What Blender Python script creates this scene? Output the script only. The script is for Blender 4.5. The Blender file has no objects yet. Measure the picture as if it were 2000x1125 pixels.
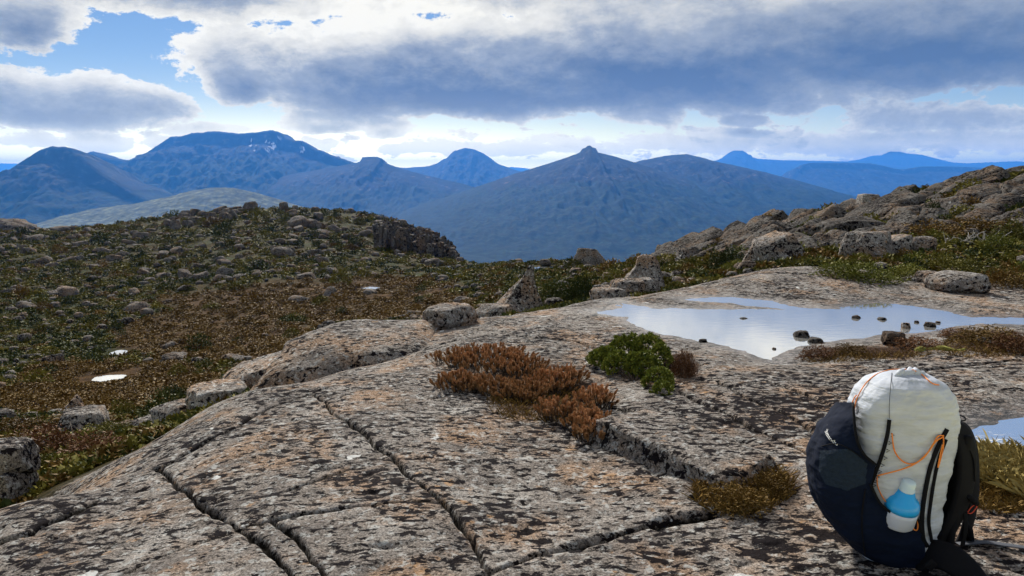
import bpy, math, random
import numpy as np
from mathutils import Vector, Matrix

sc = bpy.context.scene
COL = sc.collection
R = math.radians

# ------------------------------------------------------------------ camera
F = 1455.0                      # focal length in photo pixels (2000 wide)
PITCH = math.atan((562.5 - 340.5) / F)
CAM = np.array((0.0, 0.0, 1.6))
cam_d = bpy.data.cameras.new('camera'); cam = bpy.data.objects.new('camera', cam_d)
COL.objects.link(cam); sc.camera = cam
cam.location = CAM; cam.rotation_euler = (math.pi / 2 - PITCH, 0, 0)
cam_d.sensor_width = 36.0; cam_d.lens = 36.0 * F / 2000.0
cam_d.clip_start = 0.05; cam_d.clip_end = 120000
SP, CP = math.sin(PITCH), math.cos(PITCH)
def ray(u, v):
    a = (u - 1000) / F; b = (562.5 - v) / F
    return np.array((a, CP + b * SP, -SP + b * CP))
def slope(v):
    return math.tan(math.atan((562.5 - v) / F) - PITCH)
def px(P):                       # world -> photo pixels (arrays)
    P = np.asarray(P, float); d = P - CAM
    dep = d[..., 1] * CP - d[..., 2] * SP; up = d[..., 1] * SP + d[..., 2] * CP
    return 1000 + F * d[..., 0] / dep, 562.5 - F * up / dep, dep

# ------------------------------------------------------------------ exposure / render
sc.view_settings.view_transform = 'Standard'; sc.view_settings.look = 'None'
sc.view_settings.gamma = 1.0; sc.view_settings.use_curve_mapping = False
sc.view_settings.exposure = 0.6
sc.render.engine = 'CYCLES'
sc.cycles.use_denoising = True
try: sc.cycles.denoiser = 'OPENIMAGEDENOISE'
except Exception: pass
sc.cycles.max_bounces = 6; sc.cycles.diffuse_bounces = 2; sc.cycles.glossy_bounces = 3
sc.cycles.transmission_bounces = 4; sc.cycles.volume_bounces = 1; sc.cycles.transparent_max_bounces = 6
sc.cycles.caustics_reflective = False; sc.cycles.caustics_refractive = False

# ------------------------------------------------------------------ node helper
class NT:
    def __init__(s, tree): s.t = tree; s.n = tree.nodes; s.l = tree.links
    def new(s, typ, **kw):
        n = s.n.new(typ)
        for k, v in kw.items(): setattr(n, k, v)
        return n
    def put(s, sock, v):
        if hasattr(v, 'is_output') or isinstance(v, bpy.types.NodeSocket): s.l.new(v, sock)
        elif v is not None:
            if sock.type == 'RGBA' and not hasattr(v, '__len__'): v = (v, v, v, 1)
            if sock.type == 'RGBA' and len(v) == 3: v = (*v, 1)
            sock.default_value = v
    def m(s, op, a, b=None, c=None, clamp=False):
        n = s.new('ShaderNodeMath', operation=op, use_clamp=clamp)
        s.put(n.inputs[0], a)
        if b is not None: s.put(n.inputs[1], b)
        if c is not None: s.put(n.inputs[2], c)
        return n.outputs[0]
    def vm(s, op, a, b=None):
        n = s.new('ShaderNodeVectorMath', operation=op)
        s.put(n.inputs[0], a)
        if b is not None: s.put(n.inputs[1], b)
        return n.outputs[0]
    def mix(s, f, a, b, blend='MIX'):
        n = s.new('ShaderNodeMix', data_type='RGBA', blend_type=blend)
        s.put(n.inputs[0], f); s.put(n.inputs[6], a); s.put(n.inputs[7], b)
        return n.outputs[2]
    def noise(s, vec, scale, detail=4, rough=0.5, dist=0.0, col=False):
        n = s.new('ShaderNodeTexNoise')
        if vec is not None: s.put(n.inputs['Vector'], vec)
        n.inputs['Scale'].default_value = scale; n.inputs['Detail'].default_value = detail
        n.inputs['Roughness'].default_value = rough; n.inputs['Distortion'].default_value = dist
        return n.outputs[1] if col else n.outputs[0]
    def ss(s, x, lo, hi, a=0.0, b=1.0):      # smoothstep
        n = s.new('ShaderNodeMapRange', interpolation_type='SMOOTHSTEP')
        s.put(n.inputs[0], x); s.put(n.inputs[1], lo); s.put(n.inputs[2], hi)
        s.put(n.inputs[3], a); s.put(n.inputs[4], b)
        return n.outputs[0]
    def ramp(s, f, stops):
        n = s.new('ShaderNodeValToRGB'); e = n.color_ramp.elements
        while len(e) < len(stops): e.new(0.5)
        for i, (p, c) in enumerate(stops):
            e[i].position = p; e[i].color = (*c, 1) if hasattr(c, '__len__') else (c, c, c, 1)
        s.put(n.inputs[0], f); return n.outputs[0]

# ------------------------------------------------------------------ sky and sun
SUN_AZ, SUN_EL = R(-15), R(33)
def build_world():
    w = bpy.data.worlds.new('World'); sc.world = w; w.use_nodes = True
    w.cycles.sampling_method = 'MANUAL'; w.cycles.sample_map_resolution = 512
    g = NT(w.node_tree); g.n.clear()
    # cloud density as a function of (azimuth, elevation)
    grp = bpy.data.node_groups.new('cloud_density', 'ShaderNodeTree')
    grp.interface.new_socket('P', in_out='INPUT', socket_type='NodeSocketVector')
    grp.interface.new_socket('D', in_out='OUTPUT', socket_type='NodeSocketFloat')
    k = NT(grp); gi = k.new('NodeGroupInput'); go = k.new('NodeGroupOutput')
    P = gi.outputs[0]
    st = k.vm('MULTIPLY', P, (1.0, 1.75, 1.0))
    warp = k.vm('SUBTRACT', k.noise(st, 6.0, 3, 0.5, col=True), (0.5, 0.5, 0.5))
    Pw = k.vm('ADD', P, k.vm('MULTIPLY', warp, (0.11, 0.026, 0)))
    sx = k.new('ShaderNodeSeparateXYZ'); k.put(sx.inputs[0], Pw)
    az, el = sx.outputs[0], sx.outputs[1]
    def ell(u, v, ru, vtop, vbot, gain=1.0):
        d = ray(u, v); ca = math.atan2(d[0], d[1]); ce = math.atan2(d[2], math.hypot(d[0], d[1]))
        ra = ru / F; up = (v - vtop) / F; dn = (vbot - v) / F
        da = k.m('DIVIDE', k.m('SUBTRACT', az, ca), ra)
        de = k.m('SUBTRACT', el, ce)
        dd = k.m('MAXIMUM', k.m('DIVIDE', de, up), k.m('DIVIDE', de, -dn))
        r = k.m('SQRT', k.m('ADD', k.m('MULTIPLY', da, da), k.m('MULTIPLY', dd, dd)))
        return k.m('MULTIPLY', k.m('SUBTRACT', 1.0, r), gain)
    blobs = [ell(930, 175, 590, 20, 238, 1.5), ell(1330, 120, 560, -40, 235, 1.5), ell(1780, 60, 560, -80, 172, 1.6), ell(480, 150, 120, 85, 208, 1.0),
             ell(400, -45, 420, -150, 30, 1.3), ell(30, 25, 130, -60, 84, 1.0), ell(90, 205, 235, 135, 248, 1.2), ell(1100, -60, 700, -200, 50, 1.2),
             ell(1500, 276, 640, 250, 304, 0.55), ell(1900, 228, 380, 196, 256, 0.55), ell(1440, 238, 58, 220, 251, 1.0),
             ell(655, 240, 100, 203, 262, 1.0), ell(190, 272, 65, 248, 290, 0.8), ell(60, 278, 65, 256, 292, 0.7),
             ell(400, 250, 110, 236, 262, 0.6), ell(325, 272, 55, 256, 284, 0.6), ell(785, 290, 40, 276, 300, 0.7),
             ell(980, 290, 150, 272, 306, 0.7), ell(640, 280, 45, 264, 293, 0.5), ell(770, 248, 65, 225, 270, 0.9)]
    D = blobs[0]
    for b in blobs[1:]: D = k.m('SMOOTH_MAX', D, b, 0.06)
    D = k.m('MAXIMUM', D, -1.5)
    # the same kind of broken cloud goes on all round outside the view
    hi = k.noise(st, 2.4, 4, 0.55)
    high = k.m('MULTIPLY', k.m('SUBTRACT', hi, 0.46), 5.0)
    side = k.m('MAXIMUM', k.ss(el, R(14), R(19)), k.ss(k.m('ABSOLUTE', az), R(38), R(46)))
    D = k.m('ADD', k.m('MULTIPLY', D, k.m('SUBTRACT', 1.0, side)), k.m('MULTIPLY', high, side))
    f1 = k.m('SUBTRACT', k.noise(st, 12.0, 10, 0.66, 0.15), 0.5)
    D = k.m('ADD', D, k.m('MULTIPLY', f1, 1.9))
    # small fair-weather cumulus low over the horizon
    lowc = k.m('MULTIPLY', k.m('SUBTRACT', k.noise(k.vm('MULTIPLY', P, (1.0, 2.4, 1.0)), 20.0, 8, 0.62), 0.53), 5.0)
    band = k.m('MULTIPLY', k.ss(el, R(0.2), R(1.2)), k.ss(el, R(6.0), R(3.0)))
    D = k.m('MAXIMUM', D, k.m('SUBTRACT', k.m('MULTIPLY', lowc, band), k.m('MULTIPLY', k.m('SUBTRACT', 1.0, band), 2.0)))
    k.put(go.inputs[0], k.m('SUBTRACT', D, 0.06))
    # ---- world
    tc = g.new('ShaderNodeTexCoord')
    s3 = g.new('ShaderNodeSeparateXYZ'); g.put(s3.inputs[0], tc.outputs['Generated'])
    az = g.m('ARCTAN2', s3.outputs[0], s3.outputs[1]); el = g.m('ARCSINE', s3.outputs[2])
    cx = g.new('ShaderNodeCombineXYZ'); g.put(cx.inputs[0], az); g.put(cx.inputs[1], el)
    st = g.vm('MULTIPLY', cx.outputs[0], (1.0, 2.2, 1.0))
    def dens(vec):
        n = g.new('ShaderNodeGroup'); n.node_tree = grp; g.put(n.inputs[0], vec); return n.outputs[0]
    d0 = dens(cx.outputs[0]); d1 = dens(g.vm('ADD', cx.outputs[0], (-0.006, 0.014, 0)))
    lit = g.m('MULTIPLY', g.m('SUBTRACT', d0, d1), 1.0)
    thin = g.m('POWER', 2.718, g.m('MULTIPLY', g.m('MAXIMUM', d0, 0.0), -2.3))
    alpha = g.ss(d0, -0.02, 0.09)
    # light coming through the cloud: thin places and edges turned to the sun are brightest
    dz = g.m('SUBTRACT', az, SUN_AZ)
    near_sun = g.m('POWER', 2.718, g.m('MULTIPLY', g.m('MULTIPLY', dz, dz), -3.5))
    relief = g.m('SUBTRACT', g.noise(st, 6.0, 6, 0.55), 0.5)
    br = g.m('ADD', g.m('MULTIPLY', thin, 0.80), g.m('ADD', g.m('MULTIPLY', lit, 0.42), g.m('MULTIPLY', relief, 0.55)))
    lift = g.m('ADD', g.m('MULTIPLY', g.ss(el, R(6.5), R(14)), 0.40), g.m('MULTIPLY', g.ss(el, R(4.5), R(1.0)), 0.30))
    br = g.m('MULTIPLY', g.m('ADD', g.m('ADD', br, lift), 0.01), g.m('ADD', 0.66, g.m('MULTIPLY', near_sun, 0.55)), clamp=True)
    col = g.ramp(br, [(0.0, (0.098, 0.148, 0.262)), (0.14, (0.165, 0.212, 0.305)), (0.38, (0.37, 0.405, 0.45)),
                      (0.62, (0.80, 0.77, 0.68)), (0.9, (1.05, 1.0, 0.86))])
    sky = g.new('ShaderNodeTexSky', sky_type='NISHITA')
    sky.sun_disc = False; sky.sun_elevation = SUN_EL; sky.sun_rotation = SUN_AZ
    sky.altitude = 1200; sky.air_density = 1.0; sky.dust_density = 0.12; sky.ozone_density = 5.0
    b1 = g.new('ShaderNodeBackground'); g.put(b1.inputs[0], sky.outputs[0]); b1.inputs[1].default_value = 0.052
    b2 = g.new('ShaderNodeBackground'); g.put(b2.inputs[0], col); b2.inputs[1].default_value = 0.70
    mx = g.new('ShaderNodeMixShader'); g.put(mx.inputs[0], alpha)
    # sunlit veil of distant thin cloud low over the horizon
    b3 = g.new('ShaderNodeBackground'); g.put(b3.inputs[0], (1.0, 0.82, 0.22)); b3.inputs[1].default_value = 4.8
    veil = g.m('MULTIPLY', g.m('POWER', 2.718, g.m('MULTIPLY', g.m('MAXIMUM', el, 0.0), -36.0)), g.m('ADD', 0.22, g.m('MULTIPLY', near_sun, 0.66)))
    mv = g.new('ShaderNodeMixShader'); g.put(mv.inputs[0], veil); g.l.new(b1.outputs[0], mv.inputs[1]); g.l.new(b3.outputs[0], mv.inputs[2])
    g.l.new(mv.outputs[0], mx.inputs[1]); g.l.new(b2.outputs[0], mx.inputs[2])
    mw = g.new('ShaderNodeMixShader'); g.put(mw.inputs[0], g.m('MULTIPLY', veil, 0.6)); g.l.new(mx.outputs[0], mw.inputs[1]); g.l.new(b3.outputs[0], mw.inputs[2])
    out = g.new('ShaderNodeOutputWorld'); g.l.new(mw.outputs[0], out.inputs[0])
build_world()
sun_d = bpy.data.lights.new('sun', 'SUN'); sun_o = bpy.data.objects.new('sun', sun_d); COL.objects.link(sun_o)
sun_d.energy = 4.4; sun_d.angle = R(9); sun_d.color = (1.0, 0.95, 0.86)
sdir = Vector((math.sin(SUN_AZ) * math.cos(SUN_EL), math.cos(SUN_AZ) * math.cos(SUN_EL), math.sin(SUN_EL)))
sun_o.rotation_euler = sdir.to_track_quat('Z', 'Y').to_euler(); sun_o.location = (0, 0, 30)

# ------------------------------------------------------------------ numpy noise
_rs = np.random.RandomState(7)
_perm = np.concatenate([_rs.permutation(256)] * 3)
_g3 = _rs.normal(size=(256, 3)); _g3 /= np.linalg.norm(_g3, axis=1)[:, None]
def perlin(P):
    P = np.asarray(P, float); i = np.floor(P).astype(int); f = P - i; i &= 255
    w = f * f * f * (f * (f * 6 - 15) + 10); out = 0
    for dx in (0, 1):
        for dy in (0, 1):
            for dz in ((0, 1) if P.shape[1] == 3 else (0,)):
                h = _perm[_perm[i[:, 0] + dx] + i[:, 1] + dy]
                wt = (w[:, 0] if dx else 1 - w[:, 0]) * (w[:, 1] if dy else 1 - w[:, 1])
                if P.shape[1] == 3:
                    h = _perm[h + i[:, 2] + dz]; wt = wt * (w[:, 2] if dz else 1 - w[:, 2])
                    d = _g3[h, 0] * (f[:, 0] - dx) + _g3[h, 1] * (f[:, 1] - dy) + _g3[h, 2] * (f[:, 2] - dz)
                else:
                    d = _g3[h, 0] * (f[:, 0] - dx) + _g3[h, 1] * (f[:, 1] - dy)
                out = out + wt * d
    return out * 1.5
def fbm(P, oct=4, gain=0.5, lac=2.03, ridged=False):
    P = np.asarray(P, float); a = 1.0; s = 0; t = 0
    for o in range(oct):
        n = perlin(P + 17.3 * o)
        if ridged: n = 1 - 2 * np.abs(n)
        s = s + a * n; t += a; a *= gain; P = P * lac
    return s / t
def sstep(x, a, b):
    t = np.clip((x - a) / (b - a), 0, 1); return t * t * (3 - 2 * t)
def xy(x, y, s): return np.stack([x * s, y * s], -1)

# ------------------------------------------------------------------ mesh helpers
def mesh_np(name, V, Fq, smooth=True, attrs=None):
    V = np.asarray(V, np.float32); Fq = np.asarray(Fq, np.int32)
    me = bpy.data.meshes.new(name); n = Fq.shape[1]
    me.vertices.add(len(V)); me.vertices.foreach_set('co', V.ravel())
    me.loops.add(Fq.size); me.loops.foreach_set('vertex_index', Fq.ravel())
    me.polygons.add(len(Fq)); me.polygons.foreach_set('loop_start', np.arange(0, Fq.size, n, dtype=np.int32))
    if smooth: me.polygons.foreach_set('use_smooth', np.ones(len(Fq), bool))
    me.update(calc_edges=True)
    for k, a in (attrs or {}).items():
        at = me.attributes.new(k, 'FLOAT', 'POINT'); at.data.foreach_set('value', np.asarray(a, np.float32))
    return me
def obj(name, me, mat=None, parent=None, loc=None, rot=None, scale=None):
    o = bpy.data.objects.new(name, me); COL.objects.link(o)
    if mat is not None and me is not None and not me.materials: me.materials.append(mat)
    if parent is not None: o.parent = parent
    if loc is not None: o.location = loc
    if rot is not None: o.rotation_euler = rot
    if scale is not None: o.scale = scale
    return o
def tag(o, label=None, cat=None, group=None, kind=None):
    if label: o['label'] = label
    if cat: o['category'] = cat
    if group: o['group'] = group
    if kind: o['kind'] = kind
    return o
def grid_faces(nr, nc):
    i = np.arange((nr - 1) * (nc - 1)); r = i // (nc - 1); c = i % (nc - 1); a = r * nc + c
    return np.stack([a, a + 1, a + nc + 1, a + nc], -1)
class MB:                         # collects verts + mixed faces
    def __init__(s): s.V = []; s.Fs = []; s.n = 0
    def add(s, V, Fs):
        s.V.append(np.asarray(V, float)); s.Fs.extend([tuple(int(i) + s.n for i in f) for f in Fs]); s.n += len(V)
    def mesh(s, name, smooth=True):
        me = bpy.data.meshes.new(name); me.from_pydata(np.concatenate(s.V).tolist(), [], s.Fs)
        if smooth: me.polygons.foreach_set('use_smooth', np.ones(len(me.polygons), bool))
        me.update(); return me
def frames(pts):
    pts = np.asarray(pts, float); t = np.gradient(pts, axis=0); t /= np.linalg.norm(t, axis=1)[:, None] + 1e-9
    return pts, t
def tube(mb, pts, r, ns=6, cap=True):
    pts, t = frames(pts); r = np.atleast_1d(np.asarray(r, float)); r = np.interp(np.linspace(0, 1, len(pts)), np.linspace(0, 1, len(r)), r) if len(r) > 1 else np.full(len(pts), r[0])
    up = np.array((0.13, 0.27, 1.0)); V = []
    for p, d, rr in zip(pts, t, r):
        a = np.cross(d, up); a /= np.linalg.norm(a) + 1e-9; b = np.cross(a, d)
        for k in range(ns):
            an = 2 * math.pi * k / ns; V.append(p + rr * (a * math.cos(an) + b * math.sin(an)))
    Fs = [(i * ns + k, i * ns + (k + 1) % ns, (i + 1) * ns + (k + 1) % ns, (i + 1) * ns + k)
          for i in range(len(pts) - 1) for k in range(ns)]
    if cap: Fs += [tuple(range(ns))[::-1], tuple((len(pts) - 1) * ns + k for k in range(ns))]
    mb.add(V, Fs)
def ribbon(mb, pts, side, w, th):
    """flat strap through pts; side = unit vectors across the strap"""
    pts, t = frames(pts); side = np.broadcast_to(np.asarray(side, float), pts.shape); V = []
    w = np.broadcast_to(np.asarray(w, float), (len(pts),))
    for p, d, s, ww in zip(pts, t, side, w):
        s = s - d * np.dot(s, d); s /= np.linalg.norm(s) + 1e-9; n = np.cross(d, s)
        for a, b in ((-.5, -.35), (-.42, -.5), (.42, -.5), (.5, -.35), (.5, .35), (.42, .5), (-.42, .5), (-.5, .35)):
            V.append(p + s * ww * a + n * th * b)
    m = 8
    Fs = [(i * m + k, i * m + (k + 1) % m, (i + 1) * m + (k + 1) % m, (i + 1) * m + k)
          for i in range(len(pts) - 1) for k in range(m)]
    Fs += [tuple(range(m))[::-1], tuple((len(pts) - 1) * m + k for k in range(m))]
    mb.add(V, Fs)
def spline(P, n=24):             # Catmull-Rom through control points
    P = np.asarray(P, float); Q = np.concatenate([[2 * P[0] - P[1]], P, [2 * P[-1] - P[-2]]]); out = []
    m = len(P) - 1
    for t in np.linspace(0, m, n):
        i = min(int(t), m - 1); f = t - i; a, b, c, d = Q[i:i + 4]
        out.append(0.5 * ((2 * b) + (c - a) * f + (2 * a - 5 * b + 4 * c - d) * f * f + (3 * b - a - 3 * c + d) * f ** 3))
    return np.array(out)

# ------------------------------------------------------------------ materials
def material(name, build, **kw):
    m = bpy.data.materials.new(name); m.use_nodes = True; t = m.node_tree
    b = t.nodes['Principled BSDF']; g = NT(t); g.b = b; build(g, b, **kw); return m
def coords(g, rand=True):
    return g.new('ShaderNodeNewGeometry').outputs['Position']
def rock_color(g, P, dark=1.0, k=1.0, lich=1.0, stain=None):
    """weathered dolerite: grey, tan stains, black and pale lichen. returns colour, height"""
    Ps = g.vm('MULTIPLY', P, (0.75, 1.25, 1.0))
    base = g.ramp(g.noise(P, 2.6 * k, 7, 0.6), [(0.3, (0.125, 0.110, 0.102)), (0.5, (0.215, 0.187, 0.165)), (0.7, (0.33, 0.305, 0.28))])
    tan = g.ss(g.noise(P, 1.5 * k, 6, 0.6, 0.3), 0.47, 0.63)
    c = g.mix(g.m('MULTIPLY', tan, 0.6), base, (0.35, 0.215, 0.125))
    grain = g.noise(P, 95 * k, 4, 0.75)
    c = g.mix(1.0, c, g.ramp(grain, [(0.34, 0.25), (0.46, 0.80), (0.54, 1.15), (0.66, 1.9)]), 'MULTIPLY')
    pl = g.ss(g.noise(P, 19 * k, 7, 0.70), 0.53, 0.60)
    c = g.mix(g.m('MULTIPLY', pl, 0.65 * lich), c, (0.50, 0.50, 0.48))
    og = g.ss(g.noise(g.vm('ADD', P, (31, 7, 3)), 5.5 * k, 6, 0.65), 0.62, 0.69)
    c = g.mix(g.m('MULTIPLY', og, 0.6), c, (0.44, 0.245, 0.105))
    big = g.noise(g.vm('ADD', P, (5, 9, 1)), 1.4 * k, 5, 0.6)
    n2 = g.noise(Ps, 17 * k, 6, 0.62, 0.3)
    thr = g.m('SUBTRACT', 0.690, g.m('MULTIPLY', big, 0.29))
    if stain is not None: thr = g.m('SUBTRACT', thr, g.m('MULTIPLY', stain, 0.055))
    dk = g.ss(n2, thr, g.m('ADD', thr, 0.02))
    n3 = g.noise(g.vm('ADD', Ps, (3, 3, 3)), 40 * k, 4, 0.65)
    dk2 = g.ss(n3, g.m('SUBTRACT', 0.675, g.m('MULTIPLY', big, 0.22)), g.m('SUBTRACT', 0.70, g.m('MULTIPLY', big, 0.22)))
    dm = g.m('MAXIMUM', dk, g.m('MULTIPLY', dk2, 0.85))
    c = g.mix(g.m('MULTIPLY', dm, 0.97), c, (0.008, 0.006, 0.008))
    wh = g.ss(g.noise(g.vm('ADD', P, (2, 40, 8)), 5.0 * k, 4, 0.55), 0.70, 0.72)
    c = g.mix(g.m('MULTIPLY', wh, 0.85 * lich), c, (0.70, 0.70, 0.68))
    if dark != 1.0: c = g.mix(1.0, c, (dark, dark, dark), 'MULTIPLY')
    h = g.m('ADD', g.m('MULTIPLY', g.noise(P, 30 * k, 8, 0.7), 1.0), g.m('MULTIPLY', dm, -0.35))
    return c, h
def bump(g, b, h, dist, strength=1.0):
    n = g.new('ShaderNodeBump'); n.inputs['Strength'].default_value = strength; n.inputs['Distance'].default_value = dist
    g.put(n.inputs['Height'], h); g.put(b.inputs['Normal'], n.outputs[0])
def attr(g, name): return g.new('ShaderNodeAttribute', attribute_name=name).outputs['Fac']
def heath_color(g, P):
    n = g.noise(P, 0.35, 5, 0.6); n2 = g.noise(P, 2.2, 6, 0.65)
    c = g.ramp(n2, [(0.30, (0.016, 0.018, 0.008)), (0.45, (0.030, 0.026, 0.009)), (0.56, (0.055, 0.040, 0.014)), (0.72, (0.095, 0.065, 0.026))])
    c = g.mix(g.ss(n, 0.46, 0.60), c, g.ramp(n2, [(0.3, (0.014, 0.022, 0.008)), (0.5, (0.026, 0.032, 0.009)), (0.75, (0.065, 0.068, 0.018))]))
    return c
def b_ground(g, b):
    P = coords(g, False)
    rc, rh = rock_color(g, P, stain=attr(g, 'stain'))
    hc = heath_color(g, P)
    mire = g.ramp(g.noise(P, 1.3, 7, 0.66), [(0.28, (0.014, 0.009, 0.004)), (0.48, (0.050, 0.026, 0.009)), (0.72, (0.115, 0.062, 0.024))])
    hc = g.mix(attr(g, 'mire'), hc, mire)
    soil = g.ramp(g.noise(P, 22, 6, 0.7), [(0.3, (0.012, 0.008, 0.006)), (0.55, (0.055, 0.030, 0.018)), (0.75, (0.13, 0.075, 0.045))])
    rc = g.mix(attr(g, 'soil'), rc, soil)
    rc = g.mix(attr(g, 'joint'), rc, (0.010, 0.008, 0.006))
    wet = attr(g, 'wet')
    rc = g.mix(g.m('MULTIPLY', wet, 0.65), rc, g.mix(1.0, rc, (0.30, 0.25, 0.24), 'MULTIPLY'))
    c = g.mix(attr(g, 'veg'), rc, hc)
    g.put(b.inputs['Base Color'], c)
    g.put(b.inputs['Roughness'], g.m('SUBTRACT', 0.88, g.m('MULTIPLY', wet, 0.35)))
    g.put(b.inputs['Specular IOR Level'], g.m('ADD', 0.03, g.m('MULTIPLY', wet, 0.4)))
    bump(g, b, rh, 0.022, 1.0)
M_GROUND = material('ground', b_ground)
def b_rock(g, b, dark=1.0, k=1.0, lich=1.0):
    c, h = rock_color(g, coords(g), dark, k, lich)
    g.put(b.inputs['Base Color'], c); b.inputs['Roughness'].default_value = 0.9
    b.inputs['Specular IOR Level'].default_value = 0.03
    bump(g, b, h, 0.022 / k, 1.0)
M_ROCK = material('rock', b_rock)
M_ROCKP = material('rock_pale_lichen', b_rock, dark=1.15, lich=1.4)
M_ROCKM = material('rock_weathered', b_rock, dark=0.72, k=0.5, lich=0.7)
M_ROCKS = material('rock_slope', b_rock, dark=0.50, k=0.7, lich=0.9)
M_ROCKC = material('rock_columnar', b_rock, dark=0.62, k=0.22, lich=0.7)
M_STONE = material('rock_wet', b_rock, dark=0.42, lich=0.4)
def b_leaf(g, b, ramp=None, rough=0.6, trans=0.0, hstain=None):
    oi = g.new('ShaderNodeObjectInfo').outputs['Random']
    P = g.new('ShaderNodeTexCoord').outputs['Object']
    f = g.m('ADD', g.m('MULTIPLY', g.noise(P, 9.0, 3, 0.6), 0.7), g.m('MULTIPLY', oi, 0.35))
    g.put(b.inputs['Base Color'], g.ramp(f, ramp)); b.inputs['Roughness'].default_value = rough
    b.inputs['Specular IOR Level'].default_value = 0.04
M_LEAF_DARK = material('leaf_dark_green', b_leaf, ramp=[(0.2, (0.018, 0.026, 0.008)), (0.5, (0.045, 0.056, 0.014)), (0.85, (0.095, 0.10, 0.024))])
M_LEAF_OLIVE = material('leaf_olive', b_leaf, ramp=[(0.2, (0.050, 0.048, 0.011)), (0.5, (0.125, 0.112, 0.020)), (0.85, (0.225, 0.190, 0.036))])
M_LEAF_YEL = material('leaf_yellow_green', b_leaf, ramp=[(0.2, (0.06, 0.07, 0.012)), (0.5, (0.13, 0.135, 0.022)), (0.85, (0.22, 0.20, 0.035))])
M_LEAF_BROWN = material('leaf_brown', b_leaf, ramp=[(0.2, (0.055, 0.032, 0.008)), (0.5, (0.135, 0.080, 0.020)), (0.85, (0.24, 0.150, 0.042))])
M_LEAF_RUST = material('leaf_rust', b_leaf, ramp=[(0.2, (0.05, 0.024, 0.012)), (0.5, (0.125, 0.058, 0.026)), (0.85, (0.22, 0.11, 0.05))])
M_STRAW = material('straw', b_leaf, ramp=[(0.2, (0.13, 0.10, 0.03)), (0.5, (0.26, 0.20, 0.07)), (0.85, (0.40, 0.32, 0.13))])
def b_plain(g, b, col=(.5, .5, .5), rough=0.6, spec=0.3, nscale=0, namp=0.2, bscale=0, bd=0.002):
    P = g.new('ShaderNodeTexCoord').outputs['Object']
    if nscale:
        n = g.noise(P, nscale, 5, 0.6)
        g.put(b.inputs['Base Color'], g.mix(1.0, col, g.ramp(n, [(0.3, 1 - namp), (0.7, 1 + namp)]), 'MULTIPLY'))
    else: b.inputs['Base Color'].default_value = (*col, 1)
    b.inputs['Roughness'].default_value = rough; b.inputs['Specular IOR Level'].default_value = spec
    if bscale: bump(g, b, g.noise(P, bscale, 4, 0.6), bd)
M_TWIG = material('bleached_wood', b_plain, col=(0.30, 0.275, 0.25), rough=0.8, nscale=30, namp=0.4)
M_BARK = material('bark', b_plain, col=(0.06, 0.042, 0.03), rough=0.9, nscale=30, namp=0.4)
M_MOSS = material('moss', b_plain, col=(0.24, 0.23, 0.045), rough=0.95, nscale=25, namp=0.45, bscale=60, bd=0.01)

# ------------------------------------------------------------------ ground shape
def Zv(y, v): return 1.6 + y * slope(v)
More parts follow.
